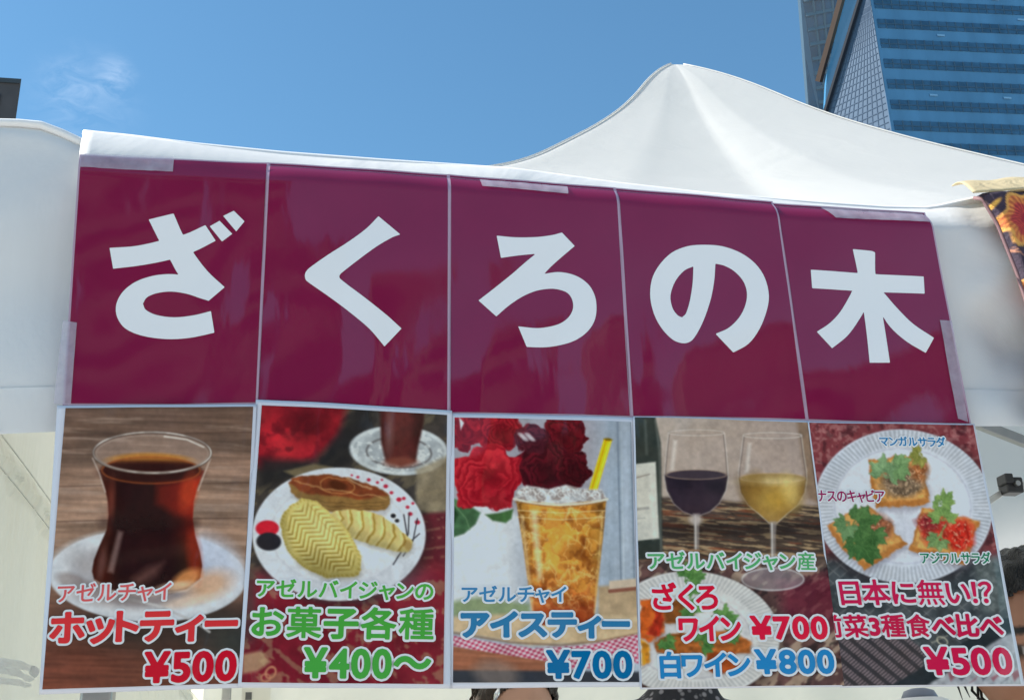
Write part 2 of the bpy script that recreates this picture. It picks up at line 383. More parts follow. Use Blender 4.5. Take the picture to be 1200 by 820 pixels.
# the street behind the photographer: it shows as dark and bright shapes in the laminate's gloss
def street_behind():
    FAC = [(0.16, 0.14, 0.13), (0.10, 0.10, 0.11), (0.20, 0.17, 0.14), (0.13, 0.12, 0.12)]
    rows = ((-9.5, -2.2, 44, 33, 'dark tall office building behind the photographer'), (-1.6, 3.4, 46, 17.5, 'low brown office building behind the photographer'), (4.0, 9.5, 43, 21.0, 'mid height grey office building behind the photographer'), (10.2, 15.0, 47, 16.5, 'low dark office building behind the photographer'), (15.6, 30.0, 45, 19.0, 'broad brown office building behind the photographer'), (-26, -10.2, 46, 20.0, 'wide grey office building behind the photographer'))
    for i, (x0, x1, d, h, lab) in enumerate(rows):
        root = empty('office_building', ((x0+x1)/2, -d-6, 0), lab, 'building', 'buildings behind the photographer')
        mb = MB(); mb.box(((x0+x1)/2, -d-6, h/2), (x1-x0, 12, h)); mb.build('wall', mat('street_facade', FAC[i % 4], .7, var=.2, vscale=.4), root)
        wm = mat('street_window', (.03, .04, .05), .15, spec=.8)
        for k in range(int(h/3.4)):
            w2 = MB(); z = 2.2+k*3.4; n_ = max(2, int((x1-x0)/1.9))
            w2.box(((x0+x1)/2, -d+.02, z), (x1-x0-.8, .1, 1.6)); o = w2.build('window_band', wm, root)
        pr = MB(); pr.box(((x0+x1)/2, -d-6, h+.25), (x1-x0+.3, 12.3, .5)); pr.build('roof', mat('parapet', (.2, .2, .2), .8), root)
street_behind()

# ------------------------------------------------------------------ the tent
ZE = 2.03                                       # eave height
def zline(px, py): p = at_y(px, py, 0.044); return (p[0], p[2])
TOPPX = [(97, 153), (150, 158), (230, 168), (330, 178), (450, 187), (600, 197), (720, 214), (830, 226), (950, 236), (1040, 242), (1090, 243), (1140, 232), (1200, 222), (1300, 212), (1420, 205)]
BOTPX = [(70, 509), (97, 507), (300, 503), (600, 498), (900, 497), (1140, 498), (1200, 499), (1420, 502)]
XT = np.array([zline(*p) for p in TOPPX]); XB = np.array([at_y(*p, 0.012)[[0, 2]] for p in BOTPX])
XL, XRr = XT[0, 0], 2.50
def ztop(x): return np.interp(x, XT[:, 0], XT[:, 1], right=XT[-1, 1])
def zbot(x): return np.interp(x, XB[:, 0], XB[:, 1])
PEAK = at_y(790, 77, 2.269)
tent = empty('pop_up_tent', (0.85, 1.45, 0), 'white pop-up market tent with peaked roof carrying the maroon signs', 'tent')

def fold(x, z):                                  # soft folds of the loose cloth at the right end
    a = np.clip((x-0.535)/0.07, 0, 1)
    s = 0.007*np.sin(14*x+24*z)+0.0055*np.sin(38*z-9*x+1.0)+0.0026*np.sin(70*z+31*x)+0.0010*np.sin(60*x-90*z)+0.006
    return a*s
def build_valance():
    nu, nv = 240, 70
    xs = np.linspace(XL, XRr, nu); V = np.zeros((nu, nv, 3))
    for j, t in enumerate(np.linspace(0, 1, nv)):
        xs = np.linspace(XL+(at_y(83, 507, 0.0)[0]-XL)*t+0.002, XRr, nu); zt_, zb_ = ztop(xs), zbot(xs)
        z = zt_+(zb_-zt_)*t
        y = 0.012+0.004*np.sin(xs*9+z*5)*0.6+fold(xs, z)
        y = y+np.clip((0.16-t)/0.16, 0, 1)**1.7*0.034     # top rolls back over the frame
        V[:, j] = np.stack([xs, y, z], 1)
    o = mesh_obj('valance', V.reshape(-1, 3), grid_faces(nu, nv), M_VAL, tent, smooth=True)
    sd = o.modifiers.new('cloth', 'SOLIDIFY'); sd.thickness = 0.0012; sd.offset = -1
    xs = np.linspace(at_y(83, 507, 0.0)[0], XRr, nu)
    # doubled hem along the bottom
    V2 = np.zeros((nu, 10, 3))
    for j, t in enumerate(np.linspace(0, 1, 10)):
        zb_ = zbot(xs); z = zb_+0.048*(1-t)-0.002
        V2[:, j] = np.stack([xs, 0.0085+0.0024*np.sin(xs*9+z*5)+fold(xs, z)-0.0014*math.sin(math.pi*min(1, t*1.0)), z], 1)
    h = mesh_obj('hem', V2.reshape(-1, 3), grid_faces(nu, 10), M_VAL, o, smooth=True)
    # rolled white edge on top
    xs2 = np.linspace(XL, XRr, 160)
    pts = [(x, 0.049, float(ztop(x))-0.003) for x in xs2]
    mb = MB(); mb.tube(pts, 0.006, 8); mb.build('top_edge', M_PIPE, o, smooth=True)
build_valance()

def build_roof():
    # four concave triangular slopes from the eaves to the peak; a soft rounded cap
    kn = np.array([(0,0),(.1,.032),(.2,.115),(.3,.20),(.4,.28),(.5,.372),(.6,.485),(.7,.60),(.8,.727),(.9,.88),(1,1)])
    tt_ = np.linspace(0, 1, 401); gg = np.interp(tt_, kn[:, 0], kn[:, 1]); gg = np.convolve(np.pad(gg, 20, 'reflect', reflect_type='odd'), np.ones(41)/41, 'valid'); gg = (gg-gg[0])/(gg[-1]-gg[0])
    g = lambda t: np.interp(t, tt_, gg)
    px_, py_, pz_ = PEAK
    xl, xr, yf, yb = XL, XRr, 0.05, 3.376
    N = 64; T = 60
    loops = []
    per = []
    for i in range(N): per.append((xl+(xr-xl)*i/N, yf))
    for i in range(N): per.append((xr, yf+(yb-yf)*i/N))
    for i in range(N): per.append((xr-(xr-xl)*i/N, yb))
    for i in range(N): per.append((xl, yb-(yb-yf)*i/N))
    per = np.array(per)
    zfront = ztop(per[:, 0]); k = np.clip((per[:, 1]-yf)/(yb-yf), 0, 1)
    zfront = np.where(per[:, 0] < XL+0.004, zfront-0.004, zfront)
    ze = np.where(per[:, 1] <= yf+1e-6, zfront, np.interp(k, [0, 1], [1, 0])*np.where(per[:, 0] > 0.8, ztop(xr), ztop(xl))+k*2.215)
    rows = []
    for t in np.linspace(0, 0.985, T):
        # sag across each slope between the ridges
        idx = np.arange(4*N)%N/N; sag = np.sin(np.pi*idx)**2*t*(1-t)*0.05
        x = per[:, 0]+(px_-per[:, 0])*t; y = per[:, 1]+(py_-per[:, 1])*t
        tt = 1-np.sqrt((1-t)**2+0.0006)
        z = ze+(pz_-ze)*g(max(t, 0)) - sag
        z = pz_-np.sqrt((pz_-z)**2+0.018**2)+0.018*t
        rows.append(np.stack([x, y, z], 1))
    V = np.concatenate(rows+[np.array([[px_, py_, pz_]])])
    n = 4*N; Fc = []
    for r in range(T-1):
        for i in range(n): Fc.append((r*n+i, r*n+(i+1)%n, (r+1)*n+(i+1)%n, (r+1)*n+i))
    for i in range(n): Fc.append(((T-1)*n+i, (T-1)*n+(i+1)%n, T*n))
    o = mesh_obj('canopy', V, Fc, M_ROOF, tent, smooth=True)
    # seams sewn along the front ridges
    seam = MB()
    for c in (0, N):
        pts = [tuple(rows[r][c]+np.array([0, -0.002, 0.002])) for r in range(0, T)]
        seam.tube(pts, 0.0022, 6)
    seam.build('ridge_seam', M_ROOF, o, smooth=True)
    return rows
build_roof()

XW = XL-0.055
def wall_sheet(name, P0, P1, zb, zt, amp, n=160, freq=38, parent=None):
    """a curtain-like canvas wall from P0 to P1 with soft vertical folds"""
    P0 = np.array(P0, float); P1 = np.array(P1, float); L = np.linalg.norm(P1-P0); d = (P1-P0)/L; nr = np.array([-d[1], d[0]])
    nv = 40; V = np.zeros((n, nv, 3)); s = np.linspace(0, L, n)
    for j, t in enumerate(np.linspace(0, 1, nv)):
        f = amp*(np.sin(s*freq+1.3*np.sin(s*3))*0.6+np.sin(s*freq*0.43+2)*0.5)*(0.35+0.65*t)
        V[:, j, 0] = P0[0]+d[0]*s+nr[0]*f; V[:, j, 1] = P0[1]+d[1]*s+nr[1]*f; V[:, j, 2] = zt+(zb-zt)*t
    return mesh_obj(name, V.reshape(-1, 3), grid_faces(n, nv), M_WALL, parent, smooth=True)
wall_sheet('back_wall', (XW-0.012, 3.35), (XRr, 3.35), 0.03, 2.24, 0.012, 220, 14, tent)
def side_wall():
    """canvas side wall; a drawn band of gathers runs along its upper part"""
    n, nv = 1700, 150; s_ = np.linspace(0, 3.33, n); V = np.zeros((n, nv, 3)); z0 = at_x(28, 548, XW+0.02)[2]; zz = np.linspace(2.16, 0.03, nv)
    zz = np.sort(np.concatenate([zz[:-60], z0+np.linspace(-0.06, 0.06, 60)]))[::-1]
    for j, z in enumerate(zz):
        band = np.clip(1-abs(z-z0)/0.021, 0, 1); below = np.exp(-max(0, z0-z-0.012)/0.10)*(z < z0); above = np.exp(-max(0, z-z0-0.012)/0.03)*(z >= z0)
        ga = 0.42*np.sin(s_*400+3.2*np.sin(s_*37)+1.2*np.sin(s_*91))+0.3*np.sin(s_*170+2*np.sin(s_*23)); soft = np.sin(s_*31+1.5*np.sin(s_*7))
        V[:, j, 0] = XW+0.0052*ga*(band**0.5+0.55*below+0.6*above)+0.006*soft*(1-above)*(0.4+0.6*(z < z0))+0.006*math.sin(math.pi*band/2); V[:, j, 1] = 0.034+s_*0.99; zc = 1.955+(s_/3.33)*0.24; V[:, j, 2] = np.where(z > z0+0.06, z0+0.06+(z-z0-0.06)/(2.16-z0-0.06)*(zc-z0-0.06), z)+0.0015*np.sin(s_*9)
    o = mesh_obj('side_wall', V.reshape(-1, 3), grid_faces(n, nv), M_WALL, tent, smooth=True)
    for dz in (0.0165, -0.0165):
        mb = MB(); mb.tube([(XW+0.0085, y, z0+dz+0.0015*math.sin(y*9)) for y in np.linspace(0.0, 3.3, 120)], 0.0008, 6); mb.build('stitch_line', mat('seam_thread', (0.66, 0.65, 0.58), 0.8), o, smooth=True)
side_wall()
# legs and frame
for (x, y) in ((XL+0.03, 3.28), (XRr-0.04, 0.06), (XRr-0.04, 3.28), (XL+0.075, 0.06)):
    mb = MB(); mb.box((x, y, 1.0), (0.032, 0.032, 2.0)); mb.box((x, y, 0.006), (0.09, 0.09, 0.012)); mb.build('leg', M_METAL, tent, bevel=0.003)
def truss():
    Y = 1.9
    a = at_y(1128, 489, Y); b = at_y(1260, 541, Y)
    mb = MB(); mb.bar(a+(a-b)*0.6, b, 0.022, 0.030); mb.build('frame_bar', M_METAL, tent, bevel=0.002)
    c = at_y(1180, 572, Y)
    for p, q in (((1080, 640), (1180, 573)), ((1180, 571), (1290, 556))):
        mb = MB(); mb.bar(at_y(*p, Y), at_y(*q, Y), 0.016, 0.018); mb.build('truss_bar', mat('pale_steel', (0.55, 0.55, 0.53), 0.4, metal=0.6), tent, bevel=0.002)
    bk = MB(); bk.box(c-np.array([0, 0.02, 0]), (0.052, 0.05, 0.046)); bk.box(c-np.array([0.02, 0.03, -0.016]), (0.026, 0.05, 0.03)); bk.box(c-np.array([-0.024, 0.02, -0.012]), (0.016, 0.034, 0.022))
    o = bk.build('truss_bracket', M_BLACK, tent, bevel=0.004)
    bo = MB(); bo.tube([c-np.array([0, 0.05, 0]), c-np.array([0, 0.062, 0])], 0.008, 10); bo.build('bolt', M_METAL, o)
truss()

# neighbour's white cloth on the left
def left_valance():
    Y = 0.022
    TP = np.array([at_y(*p, Y)[[0, 2]] for p in ((-180, 136), (0, 136), (20, 136.5), (46, 139), (70, 148), (100, 162), (130, 170))])
    BP = np.array([at_y(*p, Y)[[0, 2]] for p in ((-180, 511), (0, 508), (130, 504))])
    nu, nv = 120, 60; xs = np.linspace(TP[0, 0], TP[-1, 0], nu); V = np.zeros((nu, nv, 3))
    zt_, zb_ = np.interp(xs, TP[:, 0], TP[:, 1]), np.interp(xs, BP[:, 0], BP[:, 1])
    for j, t in enumerate(np.linspace(0, 1, nv)):
        z = zt_+(zb_-zt_)*t
        V[:, j] = np.stack([xs, Y+0.005*np.sin(xs*17+z*12)+0.004*np.sin(z*30-xs*6)+np.clip((0.06-t)/0.06, 0, 1)**2*0.014, z], 1)
    root = empty('market_tent', (xs[0]-1.2, 1.4, 0), 'neighbouring white market tent whose plain valance fills the left edge beside the signs', 'tent')
    xr_, xl_ = XW-0.012, XW-2.9; ze_ = float(np.interp(XW, TP[:, 0], TP[:, 1]))-0.01; q_ = 40
    VV = np.zeros((q_, q_, 3))
    for i, a_ in enumerate(np.linspace(0, 1, q_)):
        for j, b_ in enumerate(np.linspace(0, 1, q_)):
            k_ = min(a_, 1-a_, b_, 1-b_)*2; VV[i, j] = (xl_+(xr_-xl_)*a_, 0.05+2.8*b_, ze_+0.45*k_**1.4)
    mesh_obj('canopy', VV.reshape(-1, 3), grid_faces(q_, q_), M_ROOF, root, smooth=True)  # unseen shallow canopy, added to shade the side wall softly
    for lx_ in (xl_+.05, xr_-.05):
        for ly_ in ((.1, 2.8) if lx_ < xr_-1 else (2.8,)):
            mb = MB(); mb.box((lx_, ly_, ze_/2), (.03, .03, ze_-.01)); mb.build('leg', M_METAL, root, bevel=.003)
    o = mesh_obj('valance', V.reshape(-1, 3), grid_faces(nu, nv), M_VAL, root, smooth=True)
    sd = o.modifiers.new('cloth', 'SOLIDIFY'); sd.thickness = 0.0012; sd.offset = -1
    mb = MB(); mb.tube([(x, Y+0.012, float(np.interp(x, TP[:, 0], TP[:, 1]))-0.002) for x in xs], 0.005, 8); mb.build('top_edge', M_PIPE, root, smooth=True)
    V2 = np.zeros((nu, 8, 3))
    for j, t in enumerate(np.linspace(0, 1, 8)):
        z = zb_+0.05*(1-t)-0.002
        V2[:, j] = np.stack([xs, Y-0.0035+0.005*np.sin(xs*17+z*12)+0.004*np.sin(z*30-xs*6), z], 1)
    mesh_obj('hem', V2.reshape(-1, 3), grid_faces(nu, 8), M_VAL, root, smooth=True)
left_valance()

# ------------------------------------------------------------------ sheets: a common mapping
class Sheet:
    """a laminated page: four corner pixels (tl, tr, br, bl) -> corners on the plane y=0; (u,v) inside, v downwards"""
    def __init__(self, corners, off, seed):
        self.px = np.array(corners, float); self.c = plane_xz(self.px); self.off = off
        r = random.Random(seed); self.ph = [r.uniform(0, 6.28) for _ in range(6)]; self.seed = seed
        self.bow = r.uniform(0.0010, 0.0026)*(1 if r.random() < 0.7 else -1)
    def xz(self, u, v):
        c = self.c; u = np.asarray(u)[:, None]; v = np.asarray(v)[:, None]
        return c[0]*(1-u)*(1-v)+c[1]*u*(1-v)+c[2]*u*v+c[3]*(1-u)*v
    def inv(self, P):
        u = np.full(len(P), .5); v = np.full(len(P), .5); c = self.c
        for _ in range(8):
            e = self.xz(u, v)-P
            du = (c[1]-c[0])[None]*(1-v)[:, None]+(c[2]-c[3])[None]*v[:, None]
            dv = (c[3]-c[0])[None]*(1-u)[:, None]+(c[2]-c[1])[None]*u[:, None]
            det = du[:, 0]*dv[:, 1]-du[:, 1]*dv[:, 0]
            u = u-(e[:, 0]*dv[:, 1]-e[:, 1]*dv[:, 0])/det; v = v-(du[:, 0]*e[:, 1]-du[:, 1]*e[:, 0])/det
        return u, v
    def depth(self, u, v):
        p = self.ph
        uc, vc = np.clip(u, -0.05, 1.05), np.clip(v, -0.06, 1.05)
        d = -self.bow*np.sin(np.pi*uc)*(0.6+0.4*np.sin(np.pi*vc))
        d = d+0.0009*np.sin(5.0*uc+p[0])*np.sin(4.2*vc+p[1])+0.0005*np.sin(11*uc+p[2]+3*vc)+0.0004*np.sin(13*vc+p[3]+4*uc)
        d = d+np.clip((0.09-vc)/0.09, 0, 1)**2*getattr(self, 'curl', 0.0)
        return d+self.off
    def world_uv(self, u, v, layer):
        P = self.xz(u, v); return np.stack([P[:, 0], self.depth(u, v)-layer, P[:, 1]], 1)
    def world_px(self, P, layer, clip=False):
        q = plane_xz(P); u, v = self.inv(q)
        return np.stack([q[:, 0], self.depth(u, v)-layer, q[:, 1]], 1)
    def grid(self, nu, nv, layer, u0=0, u1=1, v0=0, v1=1):
        U, Vv = np.meshgrid(np.linspace(u0, u1, nu), np.linspace(v0, v1, nv), indexing='ij')
        return self.world_uv(U.ravel(), Vv.ravel(), layer), grid_faces(nu, nv)
    def base(self):
        P = self.xz(np.array([.5]), np.array([1.]))[0]; return (P[0], 0.0, P[1])
    def frame(self, px, py):
        """unit directions (in photo pixels) of the sheet's own rows and columns"""
        q = plane_xz(np.array([[px, py]])); u, v = self.inv(q); u, v = u[0], v[0]; c = self.px
        ju = (c[1]-c[0])*(1-v)+(c[2]-c[3])*v; jv = (c[3]-c[0])*(1-u)+(c[2]-c[1])*u
        return ju/np.linalg.norm(ju), jv/np.linalg.norm(jv)

# ------------------------------------------------------------------ lettering by signed distance
_gl = {}
def glyph(ch):
    if ch in _gl: return _gl[ch]
    c = bpy.data.curves.new('glyph', 'FONT'); c.body = ch; c.dimensions = '2D'; c.fill_mode = 'FRONT'; c.resolution_u = 4
    o = bpy.data.objects.new('glyph', c); COL.objects.link(o)
    dg = bpy.context.evaluated_depsgraph_get(); dg.update()
    me = bpy.data.meshes.new_from_object(o.evaluated_get(dg))
    bm = bmesh.new(); bm.from_mesh(me); bmesh.ops.remove_doubles(bm, verts=bm.verts, dist=1e-5)
    E = np.array([[e.verts[0].co[:2], e.verts[1].co[:2]] for e in bm.edges if len(e.link_faces) == 1], float)
    bm.free(); bpy.data.meshes.remove(me); bpy.data.objects.remove(o); bpy.data.curves.remove(c)
    _gl[ch] = E; return E
def sdf(E, X, Y):
    """E: n x 2 x 2 closed boundary edges -> signed distance, positive inside"""
    d2 = np.full(X.shape, 1e18); ins = np.zeros(X.shape, bool)
    for (ax, ay), (bx, by) in E:
        ex, ey = bx-ax, by-ay; L = ex*ex+ey*ey+1e-18
        t = np.clip(((X-ax)*ex+(Y-ay)*ey)/L, 0, 1)
        d2 = np.minimum(d2, (X-ax-t*ex)**2+(Y-ay-t*ey)**2)
        if ay != by:
            c = ((ay > Y) != (by > Y)) & (X < ex*(Y-ay)/(by-ay)+ax); ins ^= c
    d = np.sqrt(d2); return np.where(ins, d, -d)
def contour_fill(xs, ys, Fv):
    """filled marching squares: Fv[i,j] at (xs[i], ys[j]); inside where > 0"""
    V = []; Fc = []; gp = {}; ep = {}
    S = Fv > 0; n, m_ = Fv.shape
    cnt = S[:-1, :-1].astype(int)+S[1:, :-1]+S[1:, 1:]+S[:-1, 1:]
    def g(i, j):
        k = i*m_+j
        if k not in gp: gp[k] = len(V); V.append((xs[i], ys[j]))
        return gp[k]
    def e(i0, j0, i1, j1):
        k = (i0, j0, i1, j1) if (i0, j0) < (i1, j1) else (i1, j1, i0, j0)
        if k not in ep:
            a, b = Fv[i0, j0], Fv[i1, j1]; t = a/(a-b); ep[k] = len(V)
            V.append((xs[i0]+(xs[i1]-xs[i0])*t, ys[j0]+(ys[j1]-ys[j0])*t))
        return ep[k]
    for i, j in zip(*np.nonzero(cnt)):
        cs = ((i, j), (i+1, j), (i+1, j+1), (i, j+1))
        if cnt[i, j] == 4: Fc.append(tuple(g(*c) for c in cs)); continue
        poly = []
        for k in range(4):
            a, b = cs[k], cs[(k+1) % 4]
            if S[a]: poly.append(g(*a))
            if S[a] != S[b]: poly.append(e(*a, *b))
        if len(poly) >= 3: Fc.append(tuple(poly))
    return np.array(V, float), Fc
M_INK = {}
def ink(col, k=1.0):
    key = tuple(col)
    if key not in M_INK:
        M_INK[key] = mat('printed_ink', tuple(albedo(np.array(col, float))), 0.5, coat=1.0, coat_ior=1.42, coat_rough=0.05, coat_bump=0.12, spec=0.0)
    return M_INK[key]
WHITE = s2l((192, 198, 214))
def albedo(c):                                   # the colour a print has once the shade's own tint is taken out
    return np.clip(s2l(c)/WHITE*0.74, 0.003, 0.82)
def lettering(sheet, parent, body, box, fill, bold, outline, layer=0.0008, slant=0.0, gap=0.11, clipu=None, step=None, outcol=(205, 210, 226), rot=0.0):
    """box = left, right, top, bottom in photo pixels"""
    x0, x1, y0, y1 = box
    # line up the glyphs by their own ink widths
    Es = []; pen = 0.0
    for ch in body:
        if ch == ' ': pen += 0.3; continue
        E = glyph(ch); lo = E[:, :, 0].min(); hi = E[:, :, 0].max()
        E2 = E.copy(); E2[:, :, 0] += pen-lo; Es.append(E2); pen += hi-lo+gap
    A = np.concatenate(Es); mnx, mxx = A[:, :, 0].min(), A[:, :, 0].max(); mny, mxy = A[:, :, 1].min(), A[:, :, 1].max()
    wpx, hpx = x1-x0-2*bold-2*outline, y1-y0-2*bold-2*outline
    sx, sy = wpx/(mxx-mnx), hpx/(mxy-mny)
    cx, cy = (mnx+mxx)/2, (mny+mxy)/2
    pad = bold+outline+1.5; st = step or max(0.55, min(0.8, hpx/45))
    px0, py0 = (x0+x1)/2, (y0+y1)/2
    eu, ev = sheet.frame(px0, py0)
    if rot: 
        c_, s_ = math.cos(rot), math.sin(rot); eu = np.array([eu[0]*c_-eu[1]*s_, eu[0]*s_+eu[1]*c_])
    o2 = None
    res = {0: ([], []), 1: ([], [])}
    for E, ch_ in zip(Es, [c for c in body if c != ' ']):
        bd = bold*(0.55 if ch_ in '菓種無食菜産前' else (0.75 if ch_ in 'お各' else 1.0)); G = np.stack([(E[:, :, 0]-cx)*sx, -(E[:, :, 1]-cy)*sy], 2)
        xs = np.arange(G[:, :, 0].min()-pad, G[:, :, 0].max()+pad+st, st); ys = np.arange(G[:, :, 1].min()-pad, G[:, :, 1].max()+pad+st, st)
        X, Y = np.meshgrid(xs, ys, indexing='ij'); D = sdf(G, X, Y)
        for k, o_ in ((0, bd+outline), (1, bd)):
            Fv = D+o_+1e-7
            if clipu is not None:
                P = np.stack([px0+eu[0]*X.ravel()+ev[0]*Y.ravel(), py0+eu[1]*X.ravel()+ev[1]*Y.ravel()], 1)
                u, v = sheet.inv(plane_xz(P)); Fv = np.minimum(Fv, (u.reshape(X.shape)-clipu)*200)
            if k == 0 and outline <= 0: continue
            V, Fc = contour_fill(xs, ys, Fv)
            if not len(V): continue
            b = sum(len(q) for q in res[k][0])
            res[k][0].append(V); res[k][1].extend([tuple(i+b for i in f) for f in Fc])
    allV = []; allF = []; mi = []
    for k, ly in ((0, layer), (1, layer+0.0004)):
        if not res[k][0]: continue
        V = np.concatenate(res[k][0]); P = np.stack([px0+eu[0]*V[:, 0]+ev[0]*V[:, 1], py0+eu[1]*V[:, 0]+ev[1]*V[:, 1]], 1)
        W = sheet.world_px(P, ly); b = len(allV); allV.extend(W.tolist()); allF.extend([tuple(i+b for i in f) for f in res[k][1]]); mi += [k]*len(res[k][1])
    o = mesh_obj('lettering', allV, allF, [ink(outcol), ink(fill)], parent)
    o.data.polygons.foreach_set('material_index', np.array(mi, np.int32)); o.data.update()
    return o

# ------------------------------------------------------------------ the five maroon title cards
TITLE_Q = [((94, 182), (314, 191), (301, 475), (75, 476)), ((315, 191), (526, 204), (525, 485), (301, 474)),
           ((527, 204), (722, 220), (739, 490), (526, 486)), ((723, 220), (908, 236), (944, 494), (740, 490)),
           ((909, 237), (1088, 249), (1136, 499), (945, 494))]
def cv(P, s, ox, oy): return [(ox+x/s, oy+y/s) for x, y in P]
c6 = lambda P: cv(P, 691/320, 0, 120)
c7 = lambda P: cv(P, 1061/440, 300, 160)
c8 = lambda P: cv(P, 2.4, 700, 180)
KANA = [
 [c6([(278,371),(345,366),(410,352),(470,336),(520,313),(546,352),(490,380),(430,400),(360,414),(287,423)]),
  c6([(377,300),(440,285),(462,335),(487,378),(525,428),(569,470),(528,504),(500,492),(478,462),(452,437),(432,402),(402,350)]),
  c6([(500,452),(470,441),(435,436),(390,440),(345,455),(312,480),(295,512),(297,545),(318,574),(360,592),(420,600),(480,597),(543,585),(534,530),(490,540),(440,545),(395,539),(369,526),(362,511),(372,495),(398,484),(435,480),(475,486),(510,498),(528,502)]),
  c6([(531,316),(556,302),(588,335),(562,354)]), c6([(565,290),(592,277),(619,304),(598,329)])],
 [c7([(345,232),(310,268),(260,305),(200,343),(150,378),(140,390),(138,402),(143,414),(200,455),(260,500),(320,550),(362,599),(410,548),(370,512),(310,465),(260,428),(236,408),(235,401),(240,394),(290,355),(340,318),(385,291),(407,283)])],
 [c7([(678,286),(730,291),(790,290),(835,284),(862,277),(898,315),(860,347),(832,372),(812,393),(850,388),(885,393),(915,406),(940,428),(955,458),(959,490),(955,520),(942,546),(920,568),(890,585),(850,596),(810,601),(762,600),(738,542),(790,547),(830,542),(860,532),(882,514),(893,490),(890,465),(877,447),(855,438),(830,435),(790,441),(750,458),(710,485),(677,514),(627,468),(670,435),(720,395),(760,360),(788,337),(740,342),(690,349)])],
 [c8([(300,263),(350,267),(400,285),(440,315),(466,355),(477,405),(470,450),(450,500),(420,540),(378,564),(328,512),(365,495),(395,465),(412,430),(416,395),(405,362),(380,335),(352,320),(328,315),(325,360),(316,410),(300,460),(282,500),(262,530),(240,539),(210,530),(180,500),(158,460),(146,410),(150,360),(170,320),(205,285),(250,267)]),
  'hole', c8([(266,323),(240,335),(215,365),(202,405),(208,440),(222,460),(234,466),(245,455),(256,420),(264,370)])],
 [c8([(596,331),(914,349),(917,397),(600,383)]), c8([(715,272),(768,277),(778,281),(780,345),(800,455),(820,590),(763,590),(752,480),(732,350)]),
  c8([(722,372),(706,405),(680,448),(650,480),(613,505),(656,551),(700,515),(732,472),(752,435),(762,380)]),
  c8([(785,372),(808,398),(840,436),(885,482),(943,521),(920,563),(865,530),(820,488),(792,440),(775,390)])]]
TLAB = ['maroon title card with the white character ざ, leftmost of the five', 'maroon title card with the white character く, second from the left',
        'maroon title card with the white character ろ in the middle of the row', 'maroon title card with the white round character の',
        'maroon title card with the white tree character 木, rightmost of the five']
def build_titles():
    for i, q in enumerate(TITLE_Q):
        sh = Sheet(q, -0.0035-0.0006*(i % 2), 20+i); sh.curl = 0.013 if i else 0.005
        root = empty('title_card', sh.base(), TLAB[i], 'sign', 'maroon title cards')
        pw = 2.2/210
        V, Fc = sh.grid(40, 80, 0.0, -0.004, 1.004, -0.016 if i else -.006, 1.004)
        mesh_obj('laminate', V, Fc, M_EDGE, root, smooth=True)
        V, Fc = sh.grid(60, 110, 0.0004, 0.007, 0.993, -0.010 if i else 0.0, 0.993)
        mesh_obj('printed_panel', V, Fc, M_MAROON, root, smooth=True)
        polys = KANA[i]; Fu = None; sign = 1; E0 = []
        allp = np.concatenate([np.array(p) for p in polys if p != 'hole'])
        xs = np.arange(allp[:, 0].min()-2, allp[:, 0].max()+2, 0.9); ys = np.arange(allp[:, 1].min()-2, allp[:, 1].max()+2, 0.9)
        X, Y = np.meshgrid(xs, ys, indexing='ij')
        for p in polys:
            if p == 'hole': sign = -1; continue
            p = smooth_poly(p); E = np.array([[p[k], p[(k+1) % len(p)]] for k in range(len(p))]); d = sdf(E, X, Y)
            Fu = d if Fu is None else (np.maximum(Fu, d) if sign > 0 else np.minimum(Fu, -d)); sign = 1
        V, Fc = contour_fill(xs, ys, Fu+1e-7)
        mesh_obj('lettering', sh.world_px(V, 0.0008), Fc, M_WHITEPRINT, root, smooth=True)
def smooth_poly(p):
    """round off soft bends, keep sharp corners"""
    p = np.array(p, float); n = len(p); out = []
    for k in range(n):
        a, b, c, d = p[k-1], p[k], p[(k+1) % n], p[(k+2) % n]
        def ang(u, v, w_):
            e, f = v-u, w_-v; return abs(math.atan2(e[0]*f[1]-e[1]*f[0], e@f))
        sb, scn = ang(a, b, c) > 0.75, ang(b, c, d) > 0.75
        m0 = (c-b) if sb else (c-a)/2; m1 = (c-b) if scn else (d-b)/2
        L = np.linalg.norm(c-b)
        for v_ in (0, 1): pass
        if np.linalg.norm(m0) > L: m0 = m0/np.linalg.norm(m0)*L
        if np.linalg.norm(m1) > L: m1 = m1/np.linalg.norm(m1)*L
        for t in (0, .25, .5, .75):
            h = (2*t**3-3*t**2+1)*b+(t**3-2*t**2+t)*m0+(-2*t**3+3*t**2)*c+(t**3-t**2)*m1; out.append(h)
    return out
build_titles()
# ------------------------------------------------------------------ painting the printed pictures (colours of the prints themselves)
def hash2(ix, iy, s):
    n = (ix.astype(np.int64)*374761393+iy.astype(np.int64)*668265263+s*1442695041) & 0x7fffffff
    n = ((n ^ (n >> 13))*1274126177) & 0x7fffffff
    return ((n ^ (n >> 16)) & 0xffff)/65535.0
def vnoise(x, y, s):
    ix, iy = np.floor(x), np.floor(y); fx, fy = x-ix, y-iy; fx = fx*fx*(3-2*fx); fy = fy*fy*(3-2*fy)
    a, b, c, d = hash2(ix, iy, s), hash2(ix+1, iy, s), hash2(ix, iy+1, s), hash2(ix+1, iy+1, s)
    return (a*(1-fx)+b*fx)*(1-fy)+(c*(1-fx)+d*fx)*fy
def fbm(x, y, s, o=4):
    v = 0; a = 0.5; t = 0
    for k in range(o): v = v+a*vnoise(x*2**k, y*2**k, s+k*17); t += a; a *= 0.5
    return v/t
